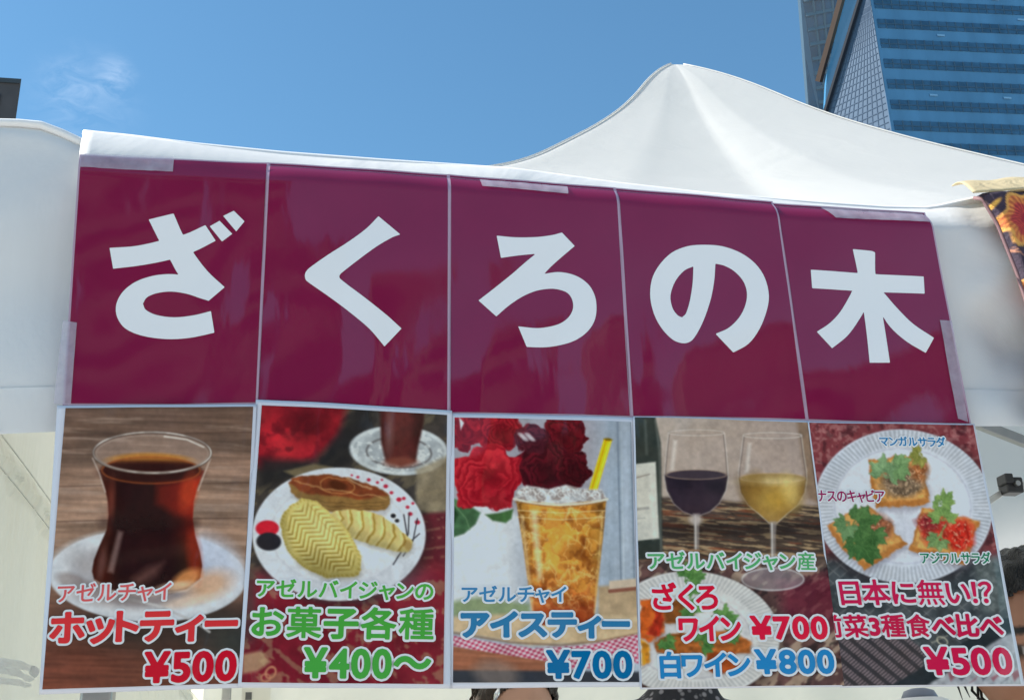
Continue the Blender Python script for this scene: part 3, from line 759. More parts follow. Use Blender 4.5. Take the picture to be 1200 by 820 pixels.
class Paint:
    def __init__(self, P, conv):
        self.s, self.ox, self.oy = conv                      # crop scale and origin: shapes are written in crop pixels
        self.X = (P[:, 0]-self.ox)*self.s; self.Y = (P[:, 1]-self.oy)*self.s
        self.C = np.full((len(P), 3), 128.0)
    def mix(self, m, col):
        col = np.asarray(col, float); m = np.clip(m, 0, 1)[:, None]
        self.C = self.C*(1-m)+(col if col.ndim == 2 else col[None])*m
    def shade(self, m, k):                                   # tonal modelling within the printed photograph
        self.C = self.C*(1+(k-1)*np.clip(m, 0, 1)[:, None])
    def ell(self, cx, cy, rx, ry, rot=0.0, soft=1.6):
        c, s = math.cos(rot), math.sin(rot); dx, dy = self.X-cx, self.Y-cy
        u, v = (dx*c+dy*s)/rx, (-dx*s+dy*c)/ry; r = np.sqrt(u*u+v*v)+1e-9
        return np.clip(0.5-(r-1)*min(rx, ry)/(2*soft), 0, 1)
    def ring(self, cx, cy, rx, ry, wd, rot=0.0, soft=1.4):
        c, s = math.cos(rot), math.sin(rot); dx, dy = self.X-cx, self.Y-cy
        u, v = (dx*c+dy*s)/rx, (-dx*s+dy*c)/ry; r = np.sqrt(u*u+v*v)+1e-9
        g = np.sqrt((u/rx)**2+(v/ry)**2)/r+1e-9
        d = np.abs(r-1)/g; return np.clip((wd/2-d)/soft+0.5, 0, 1)
    def poly(self, pts, soft=1.6, smooth=False):
        p = smooth_poly(pts) if smooth else pts
        E = np.array([[p[k], p[(k+1) % len(p)]] for k in range(len(p))], float)
        out = np.zeros(len(self.X)); x0, y0 = E.min((0, 1))-soft*2; x1, y1 = E.max((0, 1))+soft*2
        k = (self.X > x0) & (self.X < x1) & (self.Y > y0) & (self.Y < y1)
        out[k] = np.clip(0.5+sdf(E, self.X[k], self.Y[k])/(2*soft), 0, 1); return out
    def line(self, pts, wd, soft=1.4):
        d2 = np.full(len(self.X), 1e9)
        for (ax, ay), (bx, by) in zip(pts[:-1], pts[1:]):
            ex, ey = bx-ax, by-ay; t = np.clip(((self.X-ax)*ex+(self.Y-ay)*ey)/(ex*ex+ey*ey+1e-9), 0, 1)
            d2 = np.minimum(d2, (self.X-ax-t*ex)**2+(self.Y-ay-t*ey)**2)
        return np.clip((wd/2-np.sqrt(d2))/soft+0.5, 0, 1)
    def n(self, sx, sy, seed, o=4, rot=0.0):
        c, s = math.cos(rot), math.sin(rot); x = self.X*c+self.Y*s; y = -self.X*s+self.Y*c
        return fbm(x/sx+100, y/sy+100, seed, o)
    def warp(self, amp, sc, seed):
        if not hasattr(self, 'k0'): self.k0 = (self.X.copy(), self.Y.copy())
        x, y = self.X.copy(), self.Y.copy()
        self.X = x+amp*2*(fbm(x/sc+31, y/sc+7, seed, 3)-.5); self.Y = y+amp*2*(fbm(x/sc+91, y/sc+57, seed+5, 3)-.5)
    def unwarp(self): self.X, self.Y = self.k0[0].copy(), self.k0[1].copy()
    def texture(self, k=1.0):
        a = self.n(10, 10, 201, 4)-.5; b = self.n(30, 30, 203, 3)-.5; c = self.n(80, 80, 205, 2)-.5
        self.C = self.C*(1+k*(0.30*a+0.20*b+0.14*c))[:, None]
        self.C = self.C+k*6*(self.n(46, 46, 207, 2)-.5)[:, None]*np.array((1.2, .2, -1.0))[None]
    def grain(self, amt, seed):
        self.C = self.C*(1+amt*(self.n(3, 3, seed, 2)-0.5)[:, None]*2)
def sm(a, b, x): t = np.clip((x-a)/(b-a), 0, 1); return t*t*(3-2*t)
def herb(p, cx, cy, size, rot, seed, dark=(46, 84, 42), light=(104, 146, 84)):
    """flat parsley: three or four overlapping three-lobed leaves with toothed tips and veins"""
    r = random.Random(seed); n1 = p.n(size*.2, size*.2, seed, 4); n2 = p.n(size*.8, size*.8, seed+9, 2)
    for q in range(4):
        th = rot+(-1.1, 1.0, -.35, .35)[q]+r.uniform(-.2, .2); L = size*(.86, .86, 1.05, 1.0)[q]*r.uniform(.9, 1.12)
        X, Y = p.X-cx, p.Y-cy; x = X*math.cos(th)+Y*math.sin(th); y = -X*math.sin(th)+Y*math.cos(th); best = np.full(len(p.X), -9.0); vn = np.zeros(len(p.X))
        for (ox, oy, a, l_, w_) in ((.30, 0, 0, .72, .26), (.26, .02, .85, .58, .21), (.26, -.02, -.85, .58, .21)):
            u = ((x-ox*L)*math.cos(a)+(y-oy*L)*math.sin(a))/(l_*L); v = (-(x-ox*L)*math.sin(a)+(y-oy*L)*math.cos(a))/(w_*L)
            wid = np.sin(np.pi*np.clip(u, 0, 1)**.62)*(1-.34*np.abs(((u*3.6) % 1)-.25)*1.6)
            f = (wid-np.abs(v))*w_*L; f = np.where((u > 0) & (u < 1), f, -9); best = np.maximum(best, f)
            vn = np.maximum(vn, ((u > 0) & (u < .95))*(sm(2.0, .4, np.abs(v)*w_*L)+.7*sm(1.6, .3, np.abs((np.abs(v)*.9-((u*3.6+.2) % 1)))*w_*L*.6)*(wid > np.abs(v))))
        stem = sm(2.4, 1.0, np.abs(y))*((x > 0) & (x < .34*L))
        p.mix(np.clip(.4+best/5, 0, 1)*.35, (40, 48, 34))
        t = np.clip(.12+.62*n1+.5*(n2-.4)+.16*(q % 3-1)+.12*np.cos(th+1), 0, 1)[:, None]; c = np.array(dark)[None]*(1-t)+np.array(light)[None]*t
        m = np.clip(.5+best/2.6, 0, 1); p.mix(np.maximum(m, stem*.8), c); p.mix(m*np.clip(vn, 0, 1)*.28, np.array(light)*1.3)
    return None
def plate_ribs(p, cx, cy, rx, ry, r0, n, lo=0.86):
    dx, dy = (p.X-cx)/rx, (p.Y-cy)/ry; rr = np.sqrt(dx*dx+dy*dy); a = np.arctan2(dy, dx)
    m = sm(r0, r0+0.05, rr)*sm(1.0, 0.985, rr)*(0.5+0.5*np.cos(a*n)); p.shade(m, lo)

def paint_tea(P):
    p = Paint(P, (2.277, 0, 460)); X, Y = p.X, p.Y
    g = p.n(120, 7, 1, 5, rot=0.03); g2 = p.n(300, 30, 5, 3, 0.02)
    t = sm(40, 330, Y); top = np.array((96, 74, 66))[None]*(1-t[:, None])+np.array((146, 116, 102))[None]*t[:, None]
    p.C = top*(0.78+0.44*g[:, None])*(0.72+0.56*g2[:, None])
    p.mix(sm(0.55, 0.75, p.n(150, 11, 9, 4, .03))*0.45, (176, 150, 140))
    for y, k in ((118, .5), (252, .45), (345, .5)): p.mix(p.line([(120, y+3), (700, y-8)], 3)*k, (70, 50, 44))
    b = sm(470, 640, Y); fl = np.stack([70+60*g, 42+34*g, 36+26*g], 1); p.mix(b, fl)
    p.mix(sm(655, 730, Y)*sm(420, 100, X)*0.6, np.stack([88+70*g, 50+36*g, 40+28*g], 1))
    p.mix(p.ell(430, 610, 260, 80, 0, 30)*0.75, (44, 40, 40))                      # the saucer's printed shade
    p.mix(sm(470, 620, X)*sm(560, 660, Y)*sm(730, 690, Y)*0.8, (52, 58, 58))
    p.mix(p.ell(395, 492, 262, 122, 0.03, 1.6), (190, 192, 205))
    p.mix(p.ell(395, 482, 256, 112, 0.03, 10), (203, 204, 216))
    p.mix(p.ell(385, 488, 190, 82, 0.03, 8), (166, 164, 176))
    p.mix(p.ell(560, 450, 90, 60, 0.5, 26)*0.7, (178, 186, 216))
    p.mix(p.ell(240, 455, 60, 40, 0.2, 20)*0.6, (160, 152, 158))
    p.mix(p.ell(200, 510, 50, 22, 0.4, 6)*0.6, (120, 104, 104))
    p.mix(p.ell(370, 540, 150, 38, 0.02, 14)*0.8, (126, 112, 116))
    p.mix(p.ell(560, 515, 60, 34, -0.3, 16)*0.7, (205, 150, 112))
    p.mix(p.ell(500, 560, 60, 14, -0.2, 6)*0.6, (222, 190, 170))
    body = [(266,212),(280,250),(290,290),(293,330),(288,370),(270,410),(254,450),(249,480),(256,508),(285,528),(340,540),(400,543),(460,539),(510,524),(535,500),(541,465),(535,430),(522,385),(516,340),(518,295),(528,255),(546,212)]
    bm = p.poly(body, 1.5)
    p.mix(p.ell(408, 166, 156, 54, 0, 1.5)*0.45, (176, 150, 142))
    u = (X-405)/135.0
    tea = np.stack([36+84*sm(0.2, 0.95, u)*sm(470, 300, Y)+40*sm(.5, .95, u)+22*sm(-.6, -.95, u), 13+20*sm(0.3, 1, u)+8*sm(-.5, -.95, u), 14+5*sm(.3, 1, u)], 1)
    nn = p.n(60, 70, 33, 4)[:, None]; tea = tea*(0.72+0.56*nn)
    p.mix(bm, tea)
    # pale glass between rim and tea
    p.mix(bm*sm(250, 205, Y)*0.5, (150, 116, 104))
    p.mix(p.ell(405, 212, 132, 36, 0, 2), (58, 22, 16))
    p.mix(p.ell(402, 192, 118, 26, 0, 4)*sm(200, 175, Y)*0.9, (178, 116, 50))
    p.mix(p.ell(405, 218, 122, 26, 0, 8), (44, 16, 14))
    p.mix(p.ring(405, 212, 130, 35, 5)*0.6, (150, 78, 40))
    # glows and streaks in the glass
    p.mix(p.poly([(420,250),(500,240),(515,262),(508,330),(470,330),(420,300)], 12)*0.5, (150, 34, 20))
    p.mix(p.ell(505, 268, 22, 50, 0.2, 10)*0.6, (186, 66, 36))
    p.mix(p.ell(520, 440, 18, 60, -0.1, 9)*0.55, (150, 40, 22))
    p.mix(p.ell(500, 500, 40, 22, -0.5, 8)*0.85, (216, 140, 84)); p.mix(p.ell(470, 520, 50, 12, -0.15, 5)*0.7, (230, 196, 170))
    p.mix(p.ell(300, 300, 9, 55, 0.06, 6)*0.5, (140, 70, 60))
    p.mix(p.poly([(318,372),(332,376),(306,486),(290,482)], 5)*0.6, (150, 122, 122))
    p.mix(p.ell(275, 460, 10, 46, 0.15, 6)*0.5, (120, 84, 84))
    p.mix(p.poly([(355,500),(395,470),(440,455),(420,490),(370,520)], 12)*0.45, (140, 100, 94))
    p.mix(p.line([(280, 350), (400, 362), (518, 352)], 30, 24)*0.4, (26, 9, 10))
    p.mix(p.line([(256,505),(300,532),(400,544),(500,530),(538,500)], 6, 3)*0.65, (200, 178, 170))
    p.mix(p.line([(250,180),(268,220),(284,270)], 4)*0.7, (190, 174, 172)); p.mix(p.line([(563,180),(547,220),(530,265)], 4)*0.7, (200, 176, 168))
    p.mix(p.ring(408, 166, 156, 54, 7), (86, 70, 66)); p.mix(p.ring(408, 165, 156, 54, 4)*(0.45+0.5*sm(.35, .65, p.n(40, 40, 91, 2))), (206, 196, 194))
    p.mix(p.ring(408, 168, 148, 48, 2.5)*0.6, (160, 142, 136)); p.mix(p.line([(440,122),(500,130),(545,150)], 4)*0.7, (232, 228, 228))
    p.mix(p.line([(330, 550), (420, 570), (520, 612), (560, 640)], 7)*0.8, (176, 172, 178)); p.mix(p.ell(345, 552, 40, 9, 0.2, 3)*0.8, (128, 120, 124))
    p.texture(.45); p.grain(0.025, 4); return p.C

def paint_sweets(P):
    p = Paint(P, (2.276, 280, 460)); X, Y = p.X, p.Y
    n1 = p.n(26, 26, 2, 4); n2 = p.n(60, 60, 3, 3)
    p.C = np.stack([44+30*n1, 40+26*n1, 40+24*n1], 1)
    p.mix(sm(0.50, 0.62, p.n(40, 14, 11, 3, -0.6))*0.6, (104, 92, 74))
    p.mix(p.poly([(40,30),(290,30),(270,120),(200,190),(60,205),(40,190)], 14), np.stack([120+70*(n1-.4), 18+14*n1, 28+16*n1], 1))
    p.mix(p.ell(130, 130, 70, 50, 0.2, 22)*0.7*sm(.4, .6, n1), (206, 40, 52)); p.mix(p.ell(180, 90, 40, 60, 0.5, 20)*0.5, (56, 10, 18))
    p.mix(p.poly([(60,180),(210,190),(320,30),(380,30),(300,200),(60,260)], 12)*0.85, (36, 34, 36))
    p.mix(p.poly([(120,215),(200,196),(250,205),(160,235)], 4)*0.7, (136, 118, 88))
    # tea glass on its crystal saucer
    p.mix(p.ell(425, 160, 132, 66, 0.05, 2), np.stack([128+74*n1, 132+74*n1, 142+72*n1], 1))
    p.mix(p.ring(425, 160, 124, 60, 8, 0.05, 3)*0.7, (196, 200, 208)); p.mix(p.ring(425, 165, 86, 40, 6, 0.05, 3)*0.7, (92, 88, 92))
    p.mix(sm(0.55, 0.62, p.n(14, 10, 61, 2))*p.ell(425, 160, 128, 62, .05, 3)*0.6, (214, 216, 222))
    p.mix(p.poly([(372,20),(498,20),(490,90),(476,150),(470,190),(430,202),(390,190),(378,140)], 4), np.stack([52+34*n1, 24+12*n1, 24+10*n1], 1)*(1.25-.5*sm(20, 60, np.abs(X-425)))[:, None])
    p.mix(p.ell(400, 110, 10, 60, 0.05, 8)*0.6, (120, 92, 92)); p.mix(p.ell(430, 192, 44, 14, 0, 4)*0.7, (122, 66, 54))
    # woven runner on the right
    rn = p.poly([(470,210),(560,170),(560,330),(470,320)], 6); p.mix(rn*0.8, np.stack([112+66*n1, 100+60*n1, 84+50*n1], 1))
    rn2 = p.poly([(470,330),(560,320),(560,600),(440,600)], 6); p.mix(rn2*0.85, np.stack([84+30*n1, 22+14*n1, 34+16*n1], 1))
    for k in range(7): p.mix(p.line([(480+8*(k % 2), 350+k*24), (552, 336+k*26)], 7, 4)*0.5*sm(.4, .55, p.n(9, 9, 40, 2)), (150, 112, 92))
    # maroon cloth below
    dn = sm(455, 520, Y+0.05*X); p.mix(dn, np.stack([88+50*n2, 18+16*n2, 32+20*n2], 1))
    p.mix(dn*sm(0.57, 0.66, p.n(30, 22, 19, 3, .7))*0.7, (142, 106, 86))
    p.mix(p.poly([(10,700),(60,690),(86,720),(50,745),(10,752)], 5)*0.8, (170, 142, 112)); p.mix(p.ring(85, 748, 12, 16, 6, .6)*0.9, (176, 120, 96)); p.mix(p.ring(72, 762, 12, 10, 5)*0.8, (176, 120, 96))
    p.mix(sm(60, 30, X)*sm(460, 490, Y)*sm(700, 640, Y)*.6, (60, 62, 60))
    # plate
    p.mix(p.ell(272, 396, 236, 180, 0, 14)*0.6, (30, 26, 28))
    p.mix(p.ell(266, 382, 230, 176, 0, 1.8), (203, 206, 220)); p.mix(p.ell(266, 376, 176, 128, 0, 16), (216, 217, 226)); p.mix(p.ring(266, 380, 180, 134, 6, 0, 5)*0.35, (172, 174, 190))
    p.mix(p.ell(300, 500, 150, 44, 0, 30)*0.4, (174, 174, 188))
    p.mix(p.ell(76, 366, 31, 21, 0, 2), (196, 26, 46)); p.mix(p.ell(80, 401, 33, 24, 0.05, 2), (34, 32, 40))
    for x, y, r_ in ((316,231,4),(345,238,5),(368,245,4),(390,255,6),(405,272,5),(425,290,7),(438,287,5),(448,310,5),(455,328,6),(474,350,7),(462,300,4),(300,226,3),(380,238,3)): p.mix(p.ell(x, y, r_, r_*.85, 0, 1.5), (176, 34, 60))
    p.mix(p.ell(410, 333, 7, 6), (34, 34, 40)); p.mix(p.ell(420, 346, 6, 5), (34, 34, 40))
    for l in ([(410,462),(430,430),(450,380),(452,325)],[(436,440),(462,400),(474,340)],[(440,425),(446,380),(438,330)],[(420,445),(440,415),(480,380)]): p.mix(p.line(l, 3.0), (40, 38, 46))
    p.warp(7, 46, 3); p.warp(2.6, 11, 4)
    # slice of layered pastry
    sl = [(132,250),(145,236),(190,230),(260,227),(320,238),(370,262),(400,280),(402,305),(386,320),(330,318),(270,322),(210,314),(160,288),(135,270)]
    p.mix(p.poly([(x+4, y+10) for x, y in sl], 8)*0.5, (120, 112, 120)); p.mix(p.poly(sl, 2), np.stack([110+44*n1, 82+32*n1, 46+20*n1], 1))
    p.mix(p.poly([(132,250),(145,236),(190,230),(260,227),(320,238),(370,262),(398,280),(340,290),(280,284),(220,278),(165,268)], 3), np.stack([104+80*(n1-.3), 50+40*(n1-.3), 24+20*n1], 1))
    p.mix(p.ell(262, 255, 26, 13, .2, 4)*0.9, (72, 34, 18)); p.mix(p.ring(262, 255, 46, 20, 4, .1)*0.5, (200, 140, 84)); p.mix(p.line([(150,244),(220,262),(330,276),(392,290)], 4)*0.5, (196, 150, 100)); p.mix(p.line([(290,235),(350,262)], 6, 4)*0.6, (206, 170, 130))
    for k in range(3): p.mix(p.line([(170,282+k*9),(230,296+k*8),(300,300+k*8),(385,298+k*7)], 2.4)*0.45, (70, 48, 26))
    # rolled pastry
    ro = [(243,328),(262,317),(300,314),(350,322),(400,345),(440,378),(462,402),(458,424),(440,432),(400,424),(350,408),(300,388),(262,362)]
    p.mix(p.poly([(x+3, y+9) for x, y in ro], 8)*0.5, (128, 120, 112)); p.mix(p.poly(ro, 2, True), np.stack([206+26*(n1-.5), 184+34*(n1-.5), 122+30*(n1-.5)], 1))
    bm = p.poly(ro, 2, True)
    for k, (a, b) in enumerate((((270,318),(262,362)),((298,316),(286,380)),((326,318),(314,392)),((354,326),(340,404)),((384,338),(366,414)),((412,356),(394,422)),((438,378),(424,430)))): p.mix(bm*p.line([a, ((a[0]+b[0])/2+12, (a[1]+b[1])/2), b], 5, 3)*0.75, (146, 112, 40)); p.mix(bm*p.line([(a[0]-7,a[1]), ((a[0]+b[0])/2+4, (a[1]+b[1])/2), (b[0]-8,b[1])], 5, 4)*0.5, (240, 222, 160))
    p.shade(bm*sm(0, 30, (Y-330)-(X-260)*0.42), 0.82); p.mix(p.ell(448, 412, 12, 16, -.4, 3)*.5, (120, 84, 40))
    # half-moon pastry with a herringbone of nicks
    hm = [(150,298),(168,284),(200,292),(240,318),(275,352),(305,392),(326,440),(330,470),(314,490),(275,497),(235,494),(190,478),(150,448),(122,410),(110,370),(116,335),(132,312)]
    p.mix(p.poly([(x+4, y+10) for x, y in hm], 8)*0.55, (130, 122, 112)); hmask = p.poly(hm, 2, True)
    p.mix(hmask, np.stack([206+36*(n2-.5), 186+38*(n2-.5), 112+40*(n2-.5)], 1))
    a = 0.86; u = (X-150)*math.cos(a)+(Y-290)*math.sin(a); v = -(X-150)*math.sin(a)+(Y-290)*math.cos(a)
    w_ = np.abs(((v+204)/30.0) % 2-1)*24; ph = ((u+w_*1.0)/14.5) % 1
    ins = p.poly([((x-215)*.84+215, (y-395)*.84+392) for x, y in hm], 6, True)
    p.mix(ins*sm(.27, .05, np.abs(ph-.5))*0.85, (140, 112, 42)); p.mix(ins*sm(.2, .0, np.abs(ph-.9))*0.6, (246, 236, 180)); p.mix(ins*p.line([(180,300),(250,380),(300,470)], 3)*0.4, (150, 120, 40))
    edge = hmask*(1-p.poly([((x-215)*.93+215, (y-395)*.93+394) for x, y in hm], 2, True)); p.mix(edge*(0.5+0.5*np.sin(np.arctan2(Y-395, X-215)*70))*0.6, (164, 136, 52))
    p.shade(hmask*sm(380, 500, Y-(X-215)*.2), 0.72); p.shade(hmask*sm(150, 110, X+.0*Y)*.8, .8); p.mix(p.ell(215, 360, 60, 40, .8, 30)*.28, (236, 224, 176))
    p.unwarp(); p.texture(.5); p.grain(0.03, 8); return p.C

def rose(p, cx, cy, r, c0, c1, seed, sq=0.92):
    dx, dy = p.X-cx, (p.Y-cy)/sq; rr = np.sqrt(dx*dx+dy*dy); a = np.arctan2(dy, dx)
    wob = r*(0.96+0.05*np.sin(a*5+seed)+0.04*np.sin(a*9+seed*2)); m = np.clip(0.5+(wob-rr)/4, 0, 1)
    nn = p.n(r*.22, r*.22, seed, 5)
    ph = (rr/r*3.4+0.55*np.sin(a*2.3+rr/r*5+seed)+1.3*nn+a/6.283*1.0) % 1
    t = sm(0.0, 0.75, ph)*sm(1.0, 0.86, ph); t = (0.25+0.75*t)*(0.45+0.55*nn)*(0.5+0.5*sm(0, r*.55, rr))*(0.75+0.25*np.cos(a+2.2))
    p.mix(m, np.array(c0)[None]*(1-t[:, None])+np.array(c1)[None]*t[:, None])
def paint_iced(P):
    p = Paint(P, (2.277, 510, 460)); X, Y = p.X, p.Y
    n1 = p.n(24, 24, 5, 4); st = p.n(14, 300, 6, 3)
    p.C = np.stack([138+40*st, 150+38*st, 170+40*st], 1)
    for x in (486, 522): p.mix(p.line([(x-4, 60), (x+6, 520)], 5, 3)*0.6, (96, 108, 128)); p.mix(p.line([(x+6, 60), (x+14, 520)], 4, 3)*0.4, (190, 200, 214))
    p.mix(sm(360, 470, X)*sm(260, 60, Y)*0.4, (120, 128, 146))
    p.mix(p.poly([(30,60),(430,60),(430,300),(230,340),(30,320)], 30)*0.6, (150, 136, 146))
    # white vase
    p.mix(p.ell(130, 450, 130, 160, 0, 8), (200, 203, 216)); p.mix(p.ell(95, 420, 60, 110, 0, 40)*0.6, (222, 224, 234)); p.mix(p.ell(240, 470, 30, 120, 0, 20)*0.55, (150, 156, 176))
    # leaves
    for pts, c in (([(44,285),(80,300),(118,325),(105,355),(75,380),(44,390)], (70, 106, 74)), ([(130,330),(170,325),(205,315),(200,340),(185,352),(150,346)], (60, 96, 56)), ([(44,300),(60,330),(44,360)], (36, 66, 40))):
        p.mix(p.poly(pts, 3), np.array(c)[None]*(0.7+0.6*n1[:, None]))
    p.mix(p.line([(46,300),(80,340),(90,370)], 3)*.5, (120, 150, 110))
    p.warp(14, 40, 5); p.warp(5, 12, 6)
    rose(p, 70, 100, 62, (96, 10, 24), (214, 52, 66), 7)
    rose(p, 165, 105, 62, (90, 8, 20), (206, 44, 58), 11)
    rose(p, 345, 120, 62, (58, 8, 16), (140, 26, 40), 13); rose(p, 290, 200, 82, (44, 8, 16), (122, 26, 42), 17); rose(p, 365, 205, 52, (40, 6, 12), (112, 22, 36), 19); rose(p, 250, 130, 48, (50, 14, 24), (128, 44, 60), 15)
    rose(p, 135, 232, 98, (128, 10, 26), (228, 58, 70), 3)
    p.mix(p.ell(140, 225, 26, 20, .3, 10)*0.6, (100, 8, 20)); p.unwarp()
    for k in range(6): p.mix(p.ell(225+k*6, 118+(k % 3)*6, 9, 5, .4, 2)*0.7, (206, 200, 210))
    p.mix(p.poly([(62,70),(75,85),(66,105)], 2), (210, 214, 224))
    # table things
    p.mix(p.poly([(44,560),(110,548),(250,566),(250,610),(44,600)], 8)*0.85, np.stack([104+30*n1, 122+26*n1, 86+20*n1], 1))
    p.mix(p.poly([(430,520),(555,505),(555,560),(540,610),(430,600)], 5), np.stack([150+40*n1, 128+34*n1, 104+30*n1], 1))
    p.mix(p.poly([(460,505),(555,495),(555,520),(460,530)], 2), (196, 176, 160)); p.mix(p.line([(462,532),(552,522)], 10, 3)*.8, (120, 66, 56))
    p.mix(p.poly([(44,600),(250,590),(450,596),(560,600),(560,650),(400,672),(250,676),(44,640)], 6), np.stack([176+36*n1, 150+36*n1, 122+34*n1], 1))
    p.mix(p.line([(44,642),(200,668),(330,676),(440,664),(560,640)], 6, 4)*.6, (112, 84, 66))
    # checked cloth
    gc = p.poly([(44,650),(150,668),(260,684),(400,676),(560,640),(560,720),(420,736),(290,742),(200,712),(44,676)], 3)
    ph1 = ((X+Y*.8)/15) % 1; ph2 = ((X*.6-Y*1.5)/17) % 1
    gk = 0.5*(ph1 < .5)+0.5*(ph2 < .5); gcol = np.array((222, 208, 220))[None]*(1-gk[:, None])+np.array((168, 48, 84))[None]*gk[:, None]
    p.mix(gc, gcol*(0.85+0.25*p.n(50, 30, 71, 3)[:, None]))
    wd = p.n(90, 8, 12, 4, 0.05); tb = sm(0, 6, Y-(668+X*.16))*sm(330, 280, X); p.mix(tb, np.stack([120+60*wd, 74+40*wd, 58+30*wd], 1))
    p.mix(sm(736, 746, Y-(X-44)*0.01), (52, 54, 64)); p.mix(p.ell(160, 750, 60, 34, .2, 12)*0.6, (132, 116, 112)); p.mix(p.poly([(40,700),(120,690),(110,720),(40,740)], 5)*.5, (150, 92, 70))
    # straw
    p.mix(p.poly([(446,128),(468,131),(424,280),(402,276)], 1.6), (232, 190, 30)); p.mix(p.line([(452,132),(410,275)], 4)*0.8, (196, 140, 16)); p.mix(p.line([(463,134),(420,272)], 3)*.7, (250, 226, 100)); p.mix(p.ell(457, 130, 11, 4, .1), (120, 96, 20))
    # cup of iced tea
    cup = [(212,285),(452,285),(446,360),(436,450),(424,560),(416,622),(262,622),(248,540),(232,420),(220,340)]
    cm = p.poly(cup, 2); p.mix(cm*0.96, np.stack([218-34*sm(460, 620, Y), 142-52*sm(440, 620, Y), 52-18*sm(500, 620, Y)], 1)*(0.8+0.4*n1[:, None]))
    ice = p.n(36, 40, 14, 3); p.mix(cm*sm(.50, .78, ice)*0.4, (222, 164, 78)); p.mix(cm*sm(.48, .24, ice)*0.5, (130, 66, 22))
    e2 = p.n(22, 26, 15, 3); p.mix(cm*sm(.05, .0, np.abs(e2-.5))*0.22, (244, 214, 150)); p.mix(cm*sm(.46, .28, e2)*0.35, (96, 40, 16)); p.shade(cm*sm(.55, 1.0, np.abs(X-332)/112), .62)
    p.warp(13, 34, 8); p.warp(4, 10, 9)
    rc = random.Random(12)
    for (x, y, q, a) in ((300,340,34,.3),(372,338,36,-.2),(420,350,24,.5),(268,400,30,-.3),(345,418,42,.25),(408,420,32,-.4),(290,475,34,.5),(372,500,40,-.15),(326,545,34,.3),(400,560,26,.1)):
        pts = [(x+q*math.cos(a+k*math.pi/2+rc.uniform(-.2, .2)), y+q*.86*math.sin(a+k*math.pi/2+rc.uniform(-.2, .2))) for k in range(4)]
        cm2 = p.poly(pts, 3.5)*cm; p.mix(cm2*.36, (228, 164, 76)); p.mix(cm2*sm(-q*.6, q*.6, (p.X-x)*.5+(p.Y-y))*.5, (128, 62, 20))
        p.mix(cm*p.line([pts[2], pts[3], pts[0]], 4, 3.5)*.38, (250, 222, 160)); p.mix(cm*p.line([pts[0], pts[1], pts[2]], 4, 4)*.35, (92, 42, 14)); p.mix(cm*p.line([pts[3], (x, y)], 3, 3)*.3, (250, 224, 170))
    p.unwarp(); e4 = p.n(30, 38, 64, 4); p.mix(cm*sm(.045, .0, np.abs(e4-.5))*.5, (246, 206, 132)); p.mix(cm*sm(.60, .72, e4)*.5, (226, 160, 70)); p.mix(cm*sm(.40, .28, e4)*.5, (96, 42, 14))
    p.mix(cm*sm(520, 612, Y)*0.55, (122, 34, 24)); p.mix(cm*sm(600, 620, Y)*.5, (80, 26, 22))
    p.mix(p.poly([(250,320),(268,318),(282,500),(270,505)], 6)*0.6, (242, 222, 190)); p.mix(p.poly([(222,330),(232,330),(262,600),(254,600)], 3)*0.5, (228, 196, 150)); p.mix(p.poly([(440,320),(446,320),(424,590),(418,590)], 3)*0.6, (228, 190, 130))
    for y in (318, 336): p.mix(p.line([(216, y), (330, y+7), (449, y)], 3)*0.55, (236, 208, 160))
    # crushed ice and rim
    tm = p.poly([(208,292),(214,268),(240,252),(300,262),(345,250),(390,262),(440,262),(456,290),(330,302)], 3)
    p.mix(tm, np.stack([150+96*p.n(11, 9, 21, 3), 150+94*p.n(11, 9, 21, 3), 158+92*p.n(11, 9, 21, 3)], 1)); p.mix(tm*sm(.44, .3, p.n(13, 11, 22, 2))*.6, (116, 96, 92))
    for x in range(216, 450, 13): p.mix(tm*p.ring(x, 270+7*math.sin(x*.7), 10, 9, 3, 0, 2)*.6, (226, 226, 232)); p.mix(tm*p.ell(x+3, 276+7*math.sin(x*.7), 5, 4, 0, 3)*.5, (110, 96, 98))
    p.mix(p.line([(206,288),(260,300),(330,304),(400,300),(456,288)], 6)*0.9, (214, 206, 198)); p.mix(p.line([(210,296),(330,312),(452,296)], 4)*0.6, (140, 100, 64))
    p.texture(.45); p.grain(0.03, 18); return p.C

